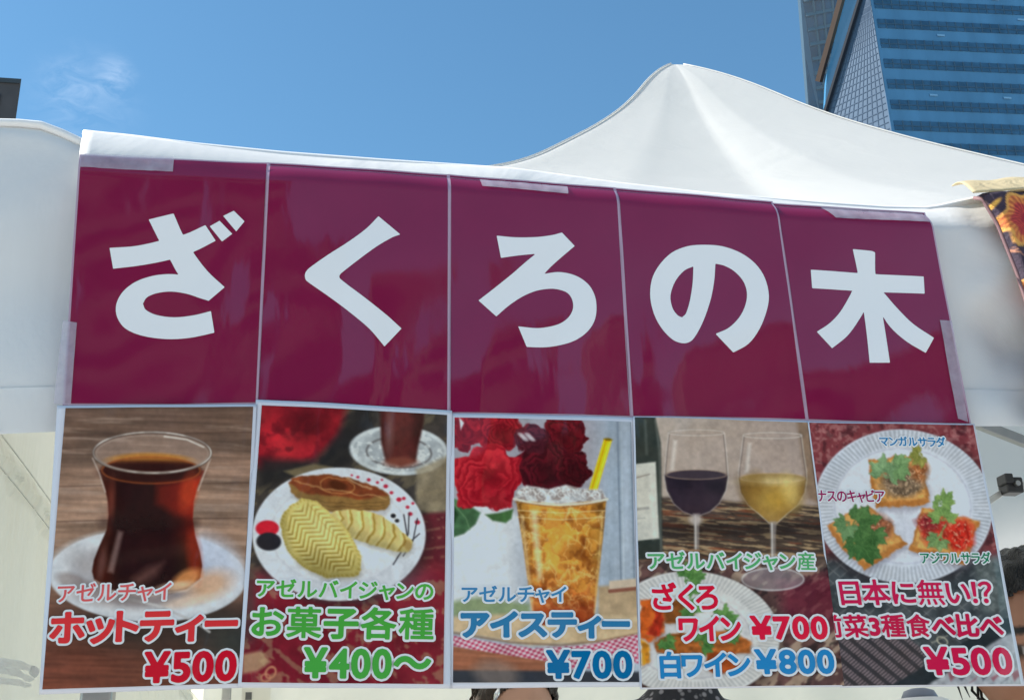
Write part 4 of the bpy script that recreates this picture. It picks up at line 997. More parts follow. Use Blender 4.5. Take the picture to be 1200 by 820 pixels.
def wineglass(p, cx, rim_y, rim_r, by, br, bot, wy, wine, wine2, stem_to):
    X, Y = p.X, p.Y
    bowl = [(cx-rim_r, rim_y), (cx-rim_r-6, rim_y+50), (cx-br+1, by-25), (cx-br, by), (cx-br+6, by+35), (cx-br*.72, by+70), (cx-br*.42, by+93), (cx-10, bot), (cx+10, bot), (cx+br*.42, by+93), (cx+br*.72, by+70), (cx+br-6, by+35), (cx+br, by), (cx+br-1, by-25), (cx+rim_r+6, rim_y+50), (cx+rim_r, rim_y)]
    m = p.poly(bowl, 1.5); p.mix(m*0.35, (176, 156, 152))
    p.shade(m*sm(wy, rim_y, Y)*0.4, 0.92)
    wm = m*sm(wy-1, wy+2, Y); nn = p.n(40, 30, 31, 3)[:, None]
    p.mix(wm, np.array(wine)[None]*(1-nn)+np.array(wine2)[None]*nn)
    p.mix(p.ell(cx, wy, br-4, 13, 0, 1.5), np.array(wine2)*0.8+20)
    p.mix(p.ring(cx, wy, br-4, 13, 3)*0.5, (190, 160, 140))
    p.mix(p.line(bowl[:8], 3)*0.55, (196, 188, 190)); p.mix(p.line(bowl[8:], 3)*0.6, (206, 198, 198)); p.mix(p.line([(x+3, y) for x, y in bowl[:6]], 3)*0.45, (74, 62, 62)); p.mix(p.line([(x-3, y) for x, y in bowl[10:]], 3)*0.45, (74, 62, 62))
    p.mix(p.ring(cx, rim_y, rim_r, 8, 3), (150, 134, 130)); p.mix(p.ring(cx, rim_y+1, rim_r, 8, 2)*0.7, (216, 208, 206))
    p.mix(p.poly([(cx-rim_r+14, rim_y+22), (cx-rim_r+22, rim_y+22), (cx-rim_r+14, by-20), (cx-rim_r+4, by-20)], 4)*0.5, (226, 220, 220))
    sp = p.poly([(cx-10, bot-6), (cx+10, bot-6), (cx+7, bot+30), (cx+7, stem_to), (cx-7, stem_to), (cx-7, bot+30)], 2)
    p.mix(sp*0.7, (150, 140, 142)); p.mix(p.line([(cx-3, bot), (cx-2, stem_to)], 4)*0.7, (214, 210, 214))
def paint_wine(P):
    p = Paint(P, (2.342, 730, 470)); X, Y = p.X, p.Y
    n1 = p.n(20, 20, 7, 4)
    p.C = np.stack([172-16*sm(60, 500, X), 156-18*sm(60, 500, X), 150-16*sm(60, 500, X)], 1)*(0.95+0.1*n1[:, None])
    # striped weave of the table cloth
    wv = sm(262, 276, Y-0.05*(X-100)+8*(p.n(60, 20, 3, 2)-.5))
    sx = p.n(46, 4.5, 8, 4, 0.09); base = np.stack([44+50*sx, 36+42*sx, 34+36*sx], 1); p.mix(wv, base)
    p.mix(wv*sm(.56, .66, p.n(54, 5, 9, 3, .10))*0.8, (178, 150, 118)); p.mix(wv*sm(.62, .72, p.n(70, 4, 10, 3, .07))*0.7, (120, 62, 44)); p.mix(wv*sm(320, 350, Y)*sm(395, 360, Y)*0.5, (26, 22, 24))
    lo = sm(425, 470, Y); c2 = np.stack([66+50*n1, 48+34*n1, 50+32*n1], 1); p.mix(lo, c2); p.mix(lo*sm(.55, .62, p.n(40, 14, 44, 3, -.7))*0.7, (172, 152, 136)); p.mix(lo*sm(.42, .34, p.n(30, 18, 45, 3, -.7))*0.6, (30, 26, 30))
    p.mix(p.poly([(420,500),(590,470),(600,620),(440,640)], 20)*0.7, (96, 24, 46))
    p.mix(p.poly([(470,60),(520,60),(545,290),(500,270)], 6)*0.55, np.stack([80+60*n1, 60+46*n1, 46+30*n1], 1))
    # bottle with its pale label
    p.mix(p.poly([(20,45),(82,45),(98,120),(104,430),(20,440)], 3), np.stack([40+16*n1, 46+14*n1, 44+14*n1], 1)); p.mix(p.line([(84,60),(94,140),(99,420)], 6, 4)*.5, (110, 112, 110)); p.mix(p.line([(56,60),(60,150)], 8, 5)*.5, (92, 98, 96))
    p.mix(p.poly([(20,178),(84,172),(94,380),(20,388)], 1.6), (192, 188, 184)); p.mix(p.poly([(64,174),(84,172),(94,380),(76,384)], 5)*.4, (226, 222, 218)); p.mix(p.line([(30,215),(68,205)], 3)*.6, (110, 90, 86)); p.mix(p.line([(34,300),(64,297)], 7, 3)*.5, (110, 106, 110)); p.mix(p.line([(34,326),(56,324)], 2)*.5, (120, 116, 116))
    wineglass(p, 195, 92, 76, 215, 87, 318, 207, (30, 26, 38), (52, 40, 54), 410)
    p.mix(p.ell(195, 285, 60, 34, 0, 16)*.5, (70, 52, 62)); p.mix(p.ell(192, 330, 18, 14, 0, 5)*.7, (186, 176, 180))
    wineglass(p, 404, 98, 80, 220, 94, 340, 215, (112, 80, 40), (166, 134, 82), 470)
    p.mix(p.ell(412, 272, 56, 40, 0, 26)*.55, (196, 154, 62)); p.mix(p.ell(404, 226, 84, 10, 0, 6)*.4, (232, 214, 168)); p.mix(p.ell(330, 262, 14, 40, -.4, 12)*.5, (84, 58, 28)); p.mix(p.ell(478, 262, 12, 40, .4, 12)*.5, (96, 68, 32)); p.mix(p.ell(350, 240, 26, 40, .3, 12)*.5, (126, 92, 40)); p.mix(p.ell(452, 250, 24, 44, -.3, 12)*.45, (232, 204, 130))
    p.mix(p.ell(404, 492, 86, 32, 0, 2)*0.6, (150, 140, 150)); p.mix(p.ring(404, 492, 84, 30, 4)*.7, (206, 204, 212)); p.mix(p.ell(404, 478, 40, 14, 0, 5)*.6, (112, 98, 108))
    # ribbed plate of food
    p.mix(p.ell(196, 650, 240, 178, 0.08, 16)*.55, (26, 20, 24))
    p.mix(p.ell(186, 642, 236, 172, 0.08, 1.8), (204, 202, 208)); plate_ribs(p, 186, 642, 236, 172, 0.72, 110, 0.85); p.mix(p.ell(180, 648, 165, 112, 0.08, 6), (196, 194, 202)); p.mix(p.ring(180, 648, 166, 113, 5, .08, 4)*.5, (160, 156, 168))
    p.warp(8, 26, 13); p.warp(3, 9, 14)
    for pts, c in (([(44,552),(90,540),(120,575),(110,640),(70,662),(44,655)], (186, 84, 34)), ([(90,565),(110,600),(96,650),(60,640)], (160, 44, 26)), ([(96,560),(150,540),(200,560),(190,600),(120,610)], (120, 70, 34)), ([(82,660),(150,640),(210,650),(215,690),(150,702),(90,690)], (150, 84, 40)), ([(200,640),(280,630),(345,660),(340,690),(260,700),(200,690)], (168, 94, 46)), ([(230,690),(300,690),(320,735),(250,750),(215,730)], (150, 68, 30)), ([(44,660),(70,668),(66,720),(44,730)], (200, 130, 40))):
        p.mix(p.poly([(x+3, y+6) for x, y in pts], 6)*.4, (110, 90, 90)); p.mix(p.poly(pts, 3, True), np.array(c)[None]*(0.65+0.7*p.n(12, 12, 88, 3)[:, None]))
    herb(p, 165, 500, 62, -0.5, 5); herb(p, 170, 560, 44, 0.9, 6); herb(p, 205, 670, 56, -0.6, 7); herb(p, 268, 610, 52, -0.9, 8); herb(p, 280, 640, 40, 0.1, 9); herb(p, 110, 655, 36, 1.0, 10)
    p.unwarp(); p.texture(.5); p.grain(0.03, 28); return p.C

def toast(p, pts, seed, top=(204, 146, 84)):
    n1 = p.n(10, 10, seed, 3); cx = sum(x for x, y in pts)/len(pts); cy = sum(y for x, y in pts)/len(pts)
    p.mix(p.poly([(x+5, y+12) for x, y in pts], 8)*.55, (128, 122, 140))
    p.mix(p.poly(pts, 2.5), np.stack([150+40*n1, 92+34*n1, 44+24*n1], 1))
    q = [((x-cx)*.88+cx, (y-cy)*.86+cy-7) for x, y in pts]; p.mix(p.poly(q, 4), np.array(top)[None]*(0.75+0.5*n1[:, None]))
def topping(p, cx, cy, rx, ry, c, seed, rot=0.):
    n1 = p.n(9, 9, seed, 3); e = p.ell(cx, cy, rx, ry, rot, 10)*sm(.2, .5, n1+p.ell(cx, cy, rx*.8, ry*.8, rot, 12)); p.mix(e, np.array(c)[None]*(0.5+1.0*n1[:, None]))
    p.mix(e*sm(.64, .72, p.n(5, 5, seed+1, 2))*.6, (222, 190, 160))
def paint_toast(P):
    p = Paint(P, (2.41, 940, 480)); X, Y = p.X, p.Y
    n1 = p.n(18, 18, 9, 4)
    p.C = np.stack([96+40*n1, 38+28*n1, 46+28*n1], 1); p.mix(sm(.52, .66, p.n(11, 11, 50, 3))*.5, (170, 122, 124)); p.mix(sm(.4, .3, n1)*.5, (58, 26, 34))
    for x, y in ((35,75),(62,60),(30,110),(98,72),(420,70),(455,110),(465,70)): p.mix(p.ring(x, y, 12, 10, 5, x, 4)*.4*sm(.3, .6, n1), (190, 136, 136))
    # dark cloth with its woven diamonds
    dk = sm(395, 440, Y+0.0*X); p.mix(dk, np.stack([40+40*n1, 44+42*n1, 50+44*n1], 1))
    ph = ((X*.85+Y)/34) % 1; ph2 = ((X*.85-Y)/34) % 1; p.mix(dk*sm(.12, .0, np.minimum(np.abs(ph-.5), np.abs(ph2-.5)))*.35*sm(.4, .6, n1), (168, 164, 168))
    pc = p.poly([(85,790),(95,640),(230,600),(345,690),(300,790)], 3); q1 = ((X*1.0+Y*1.15)/13) % 1; q2 = ((X-Y*1.2)/46) % 1
    p.mix(pc*.9, np.stack([54+86*(q1 < .5)*(q2 < .62), 50+70*(q1 < .5)*(q2 < .62), 56+74*(q1 < .5)*(q2 < .62)], 1))
    p.mix(p.poly([(225,790),(560,590),(600,590),(600,640),(320,790)], 3)*.95, np.stack([30+10*n1, 36+12*n1, 42+14*n1], 1))
    p.mix(p.poly([(320,795),(480,690),(560,640),(620,620),(620,795)], 4)*.9, np.stack([132+60*n1, 134+60*n1, 146+64*n1], 1))
    for k in range(9): p.mix(p.poly([(400+k*30, 745+(k % 3)*14), (418+k*30, 735+(k % 3)*14), (424+k*30, 752), (408+k*30, 768)], 3)*.7, (62, 60, 76) if k % 2 else (130, 56, 70))
    p.mix(p.ring(385, 655, 16, 10, 4, .5)*.8, (190, 184, 170)); p.mix(p.line([(355,660),(400,640)], 3)*.6, (190, 184, 170))
    p.mix(p.poly([(470,420),(540,420),(575,560),(500,580)], 8)*.55, np.stack([74+70*p.n(8, 8, 77, 2), 84+70*p.n(8, 8, 77, 2), 88+70*p.n(8, 8, 77, 2)], 1))
    # ribbed plate
    p.mix(p.ell(280, 290, 256, 222, 0, 16)*.5, (40, 30, 36)); p.mix(p.ell(276, 278, 250, 216, 0.1, 1.8), (196, 200, 218))
    plate_ribs(p, 276, 278, 250, 216, 0.76, 120, 0.83); p.mix(p.ell(274, 276, 190, 160, 0.1, 6), (206, 208, 224)); p.mix(p.ring(274, 277, 191, 161, 5, .1, 4)*.5, (166, 168, 190)); p.mix(p.ell(330, 360, 120, 70, .2, 40)*.35, (172, 174, 198))
    p.warp(8, 30, 11); p.warp(3, 9, 12)
    toast(p, [(182,150),(250,135),(332,142),(342,200),(352,270),(280,280),(198,285),(186,220)], 3)
    topping(p, 275, 210, 66, 44, (112, 92, 76), 51); topping(p, 322, 175, 26, 30, (150, 90, 54), 52)
    herb(p, 225, 195, 62, -1.2, 21, (74, 104, 72), (134, 164, 122)); herb(p, 250, 165, 56, 0.1, 22, (74, 106, 68), (138, 168, 118)); herb(p, 330, 130, 44, 2.6, 23, (108, 112, 52), (164, 156, 88))
    toast(p, [(58,334),(118,300),(180,274),(236,328),(286,382),(226,420),(165,458),(108,398)], 5)
    topping(p, 195, 340, 50, 40, (140, 84, 62), 53)
    herb(p, 130, 330, 80, 0.2, 24, (44, 78, 42), (90, 126, 76)); herb(p, 150, 370, 76, 0.9, 25, (44, 78, 42), (90, 126, 76)); herb(p, 125, 320, 54, 2.4, 26, (64, 98, 62), (122, 152, 110)); herb(p, 190, 345, 50, 1.3, 27, (44, 78, 42), (90, 126, 76))
    toast(p, [(332,280),(408,300),(488,322),(470,380),(452,440),(370,425),(288,396),(312,340)], 7)
    topping(p, 368, 345, 40, 46, (172, 48, 36), 54); topping(p, 435, 360, 40, 46, (190, 42, 32), 55); topping(p, 345, 325, 30, 22, (120, 34, 40), 56)
    herb(p, 388, 320, 58, -1.5, 28, (76, 110, 58), (140, 164, 98)); herb(p, 385, 275, 44, -1.2, 29, (76, 110, 58), (140, 164, 98)); herb(p, 380, 365, 46, 2.2, 30, (84, 112, 70), (150, 176, 124))
    p.mix(p.line([(392,330),(360,395)], 6, 3)*.8, (122, 150, 92))
    p.unwarp(); p.texture(.5); p.grain(0.03, 38); return p.C

# print corners (tl, tr, br, bl) and the white laminate margin around them
POST = [
 dict(q=((78,480),(297,479),(281,801),(51,808)), lam=((68,477),(301,476),(285,806),(47,814)), fn=paint_tea,
      label='menu poster with a glass of dark tea on a white saucer, ホットティー ¥500', off=-0.0062,
      text=[('アゼルチャイ', (66.8,204,682,709), (196,84,92), 0.35, 2.2), ('ホットティー', (57,282,713,757), (198,48,56), 1.9, 2.6), ('¥500', (167,280.5,760,803), (186,16,42), 1.9, 2.6)]),
 dict(q=((307,477),(523,488.5),(518.6,802),(283.5,800)), lam=((300,470),(529,483),(527,807),(279,806)), fn=paint_sweets,
      label='menu poster with three pastries on a white plate, green lettering お菓子各種 ¥400', off=-0.0070,
      text=[('アゼルバイジャンの', (299,509,679,706), (72,158,66), 0.55, 2.2), ('お菓子各種', (292,511,709,753), (66,152,62), 1.5, 2.8), ('¥400～', (353,507,757,799), (66,152,66), 1.6, 2.6)]),
 dict(q=((532,491),(738,496.5),(747,799.5),(530,800)), lam=((527,486),(741,491),(751,805),(526,807)), fn=paint_iced,
      label='menu poster with a plastic cup of iced tea before red roses, blue lettering アイスティー ¥700', off=-0.0062,
      text=[('アゼルチャイ', (537.5,664,685.5,710), (52,120,176), 0.45, 2.2), ('アイスティー', (536,739,714.5,752), (44,112,164), 1.9, 2.6), ('¥700', (635.5,741.5,759.5,799), (6,98,156), 1.7, 2.6)]),
 dict(q=((742,491),(945,497),(986,803),(750,806)), lam=((740,490),(947,495),(988,805),(748,808)), fn=paint_wine,
      label='menu poster with glasses of red and white wine, lettering ざくろワイン ¥700 and 白ワイン ¥800', off=-0.0070,
      text=[('アゼルバイジャン産', (754.5,954,646,672), (76,158,104), 0.5, 2.2), ('ざくろ', (759,841,681,719), (196,20,56), 1.0, 2.6), ('ワイン', (790,868,720,755), (204,26,62), 1.3, 2.6), ('¥700', (873.5,968.5,719.5,753.5), (204,26,62), 1.4, 2.6), ('白ワイン', (768,878.5,761,798), (36,122,188), 1.2, 2.6), ('¥800', (878.5,976.5,758.5,793.5), (36,122,188), 1.4, 2.6)]),
 dict(q=((945,497.5),(1136,500.5),(1192,802),(984,804)), lam=((943.5,496),(1138,499),(1197,804),(982,806)), fn=paint_toast,
      label='menu poster with three herb topped toasts on a ribbed plate, lettering 日本に無い!? ¥500', off=-0.0078,
      text=[('マンガルサラダ', (1025,1105,512.5,527.5), (36,116,176), 0.25, 1.5), ('ナスのキャビア', (952,1034,574.5,592.5), (138,28,88), 0.25, 1.5), ('アジワルサラダ', (1072.5,1157,647,664), (28,118,88), 0.25, 1.5), ('日本に無い！？', (977.5,1160,677.5,713.5), (184,26,78), 0.8, 2.6), ('前菜3種食べ比べ', (953,1173,717.5,751), (180,22,70), 1.2, 2.6), ('¥500', (1076.5,1183.5,755.5,795), (188,22,72), 1.6, 2.6)]),
]
def build_posters():
    for i, d in enumerate(POST):
        lam = Sheet(d['lam'], d['off'], 40+i)
        root = empty('menu_poster', lam.base(), d['label'], 'poster', 'laminated menu posters')
        V, Fc = lam.grid(40, 60, 0.0)
        o = mesh_obj('laminate', V, Fc, M_PAPER, root, smooth=True)
        sd = o.modifiers.new('sheet', 'SOLIDIFY'); sd.thickness = 0.0003; sd.offset = -1 if False else 1
        q = np.array(d['q'], float); nu, nv = 330, 470
        U, Vv = np.meshgrid(np.linspace(0, 1, nu), np.linspace(0, 1, nv), indexing='ij'); u = U.ravel()[:, None]; v = Vv.ravel()[:, None]
        cq = plane_xz(q); XZ = cq[0]*(1-u)*(1-v)+cq[1]*u*(1-v)+cq[2]*u*v+cq[3]*(1-u)*v
        lu, lv = lam.inv(XZ); W = np.stack([XZ[:, 0], lam.depth(lu, lv)-0.0007, XZ[:, 1]], 1)
        Pp = to_px(np.stack([XZ[:, 0], np.zeros(len(XZ)), XZ[:, 1]], 1))
        rgb = np.clip(d['fn'](Pp), 2, 255).reshape(nu, nv, 3)
        for _ in range(2):
            pd = np.pad(rgb, ((1, 1), (1, 1), (0, 0)), 'edge'); rgb = (pd[:-2, 1:-1]+2*pd[1:-1, 1:-1]+pd[2:, 1:-1])/4
            pd = np.pad(rgb, ((1, 1), (1, 1), (0, 0)), 'edge'); rgb = (pd[1:-1, :-2]+2*pd[1:-1, 1:-1]+pd[1:-1, 2:])/4
        rgb = rgb.reshape(-1, 3)
        mesh_obj('printed_picture', W, grid_faces(nu, nv), M_PRINT, root, smooth=True, attr=albedo(rgb))
        for body, box, col, bold, out in d['text']:
            clip = 0.004 if body.startswith('前') or body.startswith('ナス') else None
            lettering(lam, root, body, box, col, bold, out, layer=0.0012, clipu=clip)
build_posters()
# ------------------------------------------------------------------ tape strips
def tape(px, label, layer=0.0026, sheet_i=0, seed=1):
    """px: corner pixels; lies on the card and runs over its edge onto the cloth"""
    sh = Sheet(TITLE_Q[sheet_i], -0.0035-0.0006*(sheet_i % 2), 20+sheet_i); sh.curl = 0.013 if sheet_i else 0.005
    q = plane_xz(np.array(px, float)); nu, nv = 40, 24
    U, Vv = np.meshgrid(np.linspace(0, 1, nu), np.linspace(0, 1, nv), indexing='ij'); u = U.ravel()[:, None]; v = Vv.ravel()[:, None]
    XZ = q[0]*(1-u)*(1-v)+q[1]*u*(1-v)+q[2]*u*v+q[3]*(1-u)*v
    lu, lv = sh.inv(XZ); cr = 0.0005*np.sin(XZ[:, 0]*260+XZ[:, 1]*190+seed)*vnoise(XZ[:, 0]*70, XZ[:, 1]*70, seed)
    W = np.stack([XZ[:, 0], sh.depth(lu, lv)-layer-cr, XZ[:, 1]], 1)
    o = mesh_obj('tape_strip', W, grid_faces(nu, nv), M_TAPE, smooth=True)
    tag(o, label, 'tape', 'clear tape strips on the signs')
tape(((95,180),(204,184),(203,203.5),(94,198)), 'clear tape strip along the top of the card with ざ', sheet_i=0, seed=1)
tape(((86,378),(91,379),(83,475),(64,474)) if False else ((75,378),(91,380),(84,476),(64,475)), 'upright clear tape strip on the lower left edge of the card with ざ', sheet_i=0, seed=2)
tape(((563,207),(666,216),(665,229),(565,219)), 'clear tape strip along the top of the card with ろ', sheet_i=2, seed=3)
tape(((964,239),(1084,248),(1089,262),(978,257)), 'clear tape strip along the top of the card with the tree character 木', sheet_i=4, seed=4)
tape(((1099,377),(1113,378),(1132,496),(1120,492)), 'upright clear tape strip on the lower right edge of the card with 木', sheet_i=4, seed=5)

# ------------------------------------------------------------------ flowered textile at the right
def paint_shawl(P):
    p = Paint(P, (4.1, 1100, 200)); X, Y = p.X, p.Y
    n1 = p.n(14, 14, 3, 3); p.C = np.stack([34+24*n1, 28+16*n1, 46+22*n1], 1)
    rnd = random.Random(5)
    for k in range(130):                                           # scrolls and leaves between the flowers
        x, y = rnd.uniform(180, 1320), rnd.uniform(80, 1150); a = rnd.uniform(0, 6.28); c = rnd.choice(((196, 150, 74), (60, 112, 116), (176, 130, 60), (150, 96, 90)))
        p.mix(p.ell(x, y, 44, 12, a, 3), c); p.mix(p.ring(x+30*math.cos(a), y+30*math.sin(a), 20, 16, 6, a, 2)*.8, (196, 150, 74))
    for cx, cy, r, s in ((390, 255, 150, 1), (640, 470, 120, 2), (430, 620, 105, 3), (700, 180, 110, 4), (600, 800, 130, 5), (880, 380, 125, 6), (960, 700, 135, 7), (1120, 240, 115, 8), (1180, 520, 130, 9), (1240, 860, 120, 10), (860, 980, 120, 11), (460, 960, 110, 12)):
        dx, dy = X-cx, Y-cy; rr = np.sqrt(dx*dx+dy*dy); a = np.arctan2(dy, dx)
        wob = r*(0.88+0.12*np.cos(a*6+s)); m = np.clip(.5+(wob-rr)/5, 0, 1); p.mix(m, np.stack([176+26*n1, 128+24*n1, 66+20*n1], 1))
        m = np.clip(.5+(wob*.86-rr)/6, 0, 1); ray_ = 0.5+0.5*np.cos(a*26+rr*.06); p.mix(m, np.stack([196-44*ray_, 124-46*ray_, 66-18*ray_], 1))
        m = np.clip(.5+(wob*.6-rr)/14, 0, 1); p.mix(m, np.stack([168-44*ray_, 58-26*ray_, 56-14*ray_], 1)); p.mix(np.clip(.5+(r*.2-rr)/8, 0, 1), (132, 26, 44))
    p.mix(p.poly([(385,520),(420,480),(440,560),(380,560)], 4), (46, 112, 118)); p.mix(p.ring(395, 620, 22, 24, 6), (196, 154, 88))
    for k in range(3): p.mix(p.line([(300+k*12, 400), (340+k*12, 430+k*10)], 4)*.8, (170, 120, 100))
    p.grain(.12, 6); return np.clip(p.C, 2, 255)
def shawl():
    root = empty('flowered_shawl', at_y(1180, 390, -0.01), 'dark shawl with orange and gold flowers pinned over the tent edge at the right', 'shawl')
    # front drop: its left edge runs down to the right; folds run along it
    nu, nv = 150, 170; W = np.zeros((nu, nv, 3)); PX = np.zeros((nu, nv, 2))
    L = np.array([(1144, 230), (1164, 266), (1185, 325), (1198, 374), (1206, 430), (1214, 510)], float); ll = np.linspace(0, 1, len(L))
    for j, t in enumerate(np.linspace(0, 1, nv)):
        e = np.array([np.interp(t, ll, L[:, 0]), np.interp(t, ll, L[:, 1])])
        for i, s in enumerate(np.linspace(0, 1, nu)):
            PX[i, j] = (e[0]+s*(1420-e[0]), e[1]+s*(-22+14*t*0))
    P = PX.reshape(-1, 2); q = plane_xz(P); S, T = np.meshgrid(np.linspace(0, 1, nu), np.linspace(0, 1, nv), indexing='ij'); S = S.ravel(); T = T.ravel()
    y = -0.016-0.010*np.sin(S*26+T*2)*(0.3+T)-0.006*np.sin(S*51+1)*T+0.012*np.clip((0.04-T)/0.04, 0, 1)**2
    y = y+0.010*np.clip((0.02-S)/0.02, 0, 1)
    W = np.stack([q[:, 0], y, q[:, 1]], 1)
    o = mesh_obj('drop', W, grid_faces(nu, nv), mat('printed_shawl', (.1, .1, .1), 0.8, attr=True, bump=0.25, bscale=180), root, smooth=True, attr=albedo(paint_shawl(P)))
    sd = o.modifiers.new('cloth', 'SOLIDIFY'); sd.thickness = 0.002; sd.offset = 0
    hm = MB(); k = [W[j] for j in range(0, nv, 6)]; hm.tube([tuple(v+np.array([0, -0.001, 0])) for v in k], 0.0026, 8); hm.build('hem_edge', mat('mauve_hem', (0.20, 0.11, 0.12), 0.7), root, smooth=True)
    # golden part folded back over the roof edge
    a = [at_y(1141, 229, -0.016), at_y(1420, 209, -0.016)]; b = [at_y(1116, 221, 0.10), at_y(1420, 196, 0.13)]
    nu, nv = 60, 14; V = np.zeros((nu, nv, 3))
    for i, s in enumerate(np.linspace(0, 1, nu)):
        A = a[0]+(a[1]-a[0])*s; B = b[0]+(b[1]-b[0])*s
        for j, t in enumerate(np.linspace(0, 1, nv)): V[i, j] = A+(B-A)*t+np.array([0, 0, 0.010*math.sin(math.pi*t)+0.002*math.sin(s*40)*t+0.004])
    o = mesh_obj('golden_border', V.reshape(-1, 3), grid_faces(nu, nv), fabric('golden_cloth', (0.66, 0.56, 0.36), 0.3, 0.2, 0.2, 30), root, smooth=True)
    sd = o.modifiers.new('cloth', 'SOLIDIFY'); sd.thickness = 0.0016; sd.offset = 0
shawl()

# ------------------------------------------------------------------ white strap tied at the left wall, notice card inside
def strap():
    ribs = MB()
    def P(px, py, off=0.035): p = at_x(px, py, XW+off); return p
    W = fabric('white_strap', (0.82, 0.82, 0.82), 0.65, 0.05, 0.2, 60, tcol=(.88, .88, .88))
    root = empty('tied_strap', P(20, 800), 'white strap tied across the cream side wall at the lower left', 'strap')
    for pts, r in ((((-60,769), (-10,775), (10,776), (28,780), (41,784)), 0.0045), (((-60,787), (0,784), (18,787), (36,796)), 0.0040), (((-40,792), (0,797), (20,799), (33,803)), 0.0034)):
        c_ = np.array([P(x, y, 0.026) for x, y in pts]); k_ = np.linspace(0, len(pts)-1, 40); q = np.stack([np.interp(k_, range(len(pts)), c_[:, d]) for d in range(3)], 1)
        V = []
        for n_, v in enumerate(q):
            for w_ in (-1, -.4, .4, 1): V.append(v+np.array([0.003*(1-w_*w_)+0.002*math.sin(n_*.5+w_), 0, w_*r*(1-.5*(n_ > 34)*(n_-34)/6)]))
        mesh_obj('strap_band', V, grid_faces(40, 4), W, root, smooth=True)
    mb = MB(); kx = P(40, 786, 0.03); mb.tube([kx+np.array([0, -.008, .003]), kx, kx+np.array([0, .008, -.004])], [0.003, 0.006, 0.003], 10); mb.build('knot', W, root, smooth=True)
strap()
def notice():
    c = at_y(300, 816, 3.31)
    root = empty('notice_card', c, 'small pale notice card with a dark mark pinned to the back wall', 'card')
    mb = MB(); mb.box(c+np.array([0, 0, -0.05]), (0.10, 0.004, 0.16)); mb.build('card', mat('cream_card', (0.72, 0.70, 0.62), 0.6), root)
    mb = MB(); mb.box(c+np.array([-0.026, -0.0035, 0.003]), (0.022, 0.003, 0.026)); mb.box(c+np.array([-0.026, -0.0035, -0.05]), (0.034, 0.003, 0.05)); mb.build('printed_mark', mat('grey_ink', (0.10, 0.10, 0.10), 0.6), root)
notice()

# ------------------------------------------------------------------ people
def dgmesh(o):
    dg = bpy.context.evaluated_depsgraph_get(); dg.update(); return bpy.data.meshes.new_from_object(o.evaluated_get(dg))
def head_bm(bm, c, s, yaw, tilt):
    """a modelled head: skull, brow, eye sockets, nose, lips, chin, ears. c = centre, s = height 0.23 * s"""
    nu, nv = 64, 48; rot = Matrix.Rotation(yaw, 3, 'Z') @ Matrix.Rotation(tilt, 3, 'X'); vs = []
    for j in range(nv+1):
        th = math.pi*j/nv; row = []
        for i in range(nu):
            ph = 2*math.pi*i/nu; d = Vector((math.sin(th)*math.cos(ph), math.sin(th)*math.sin(ph), math.cos(th)))
            x, y, z = d.x*0.076, d.y*0.094, d.z*0.115
            if z < 0: k = 1-0.30*(-z/0.115)**1.6; x *= k; y *= (1-0.10*(-z/0.115))
            if y < 0:
                f = lambda X, Z, sx, sz: math.exp(-((abs(x)-X)/sx)**2-((z-Z)/sz)**2)
                y -= 0.022*math.exp(-(x/0.011)**2)*max(0, min(1, (0.012-z)/0.045))*(1 if z > -0.036 else math.exp(-((z+0.036)/0.008)**2))
                y += 0.010*f(0.031, 0.004, 0.016, 0.011); y -= 0.004*f(0.030, 0.024, 0.024, 0.007)
                y -= 0.004*f(0.030, 0.003, 0.010, 0.007)
                y -= 0.006*math.exp(-(x/0.022)**2-((z+0.058)/0.007)**2)+0.006*math.exp(-(x/0.020)**2-((z+0.070)/0.007)**2); y += 0.003*math.exp(-(x/0.022)**2-((z+0.064)/0.003)**2)
                y -= 0.008*math.exp(-(x/0.022)**2-((z+0.096)/0.016)**2); y -= 0.004*f(0.045, -0.025, 0.02, 0.02)
            ear = math.exp(-((y-0.012)/0.012)**2-((z+0.008)/0.024)**2)*(abs(x) > 0.05); x += math.copysign(0.016*ear, x)
            row.append(bm.verts.new(Vector(c)+rot @ (Vector((x, y, z))*s)))
        vs.append(row)
    for j in range(nv):
        for i in range(nu):
            try: bm.faces.new((vs[j][i], vs[j+1][i], vs[j+1][(i+1) % nu], vs[j][(i+1) % nu]))
            except ValueError: pass
    bmesh.ops.remove_doubles(bm, verts=bm.verts, dist=1e-6)
    return rot
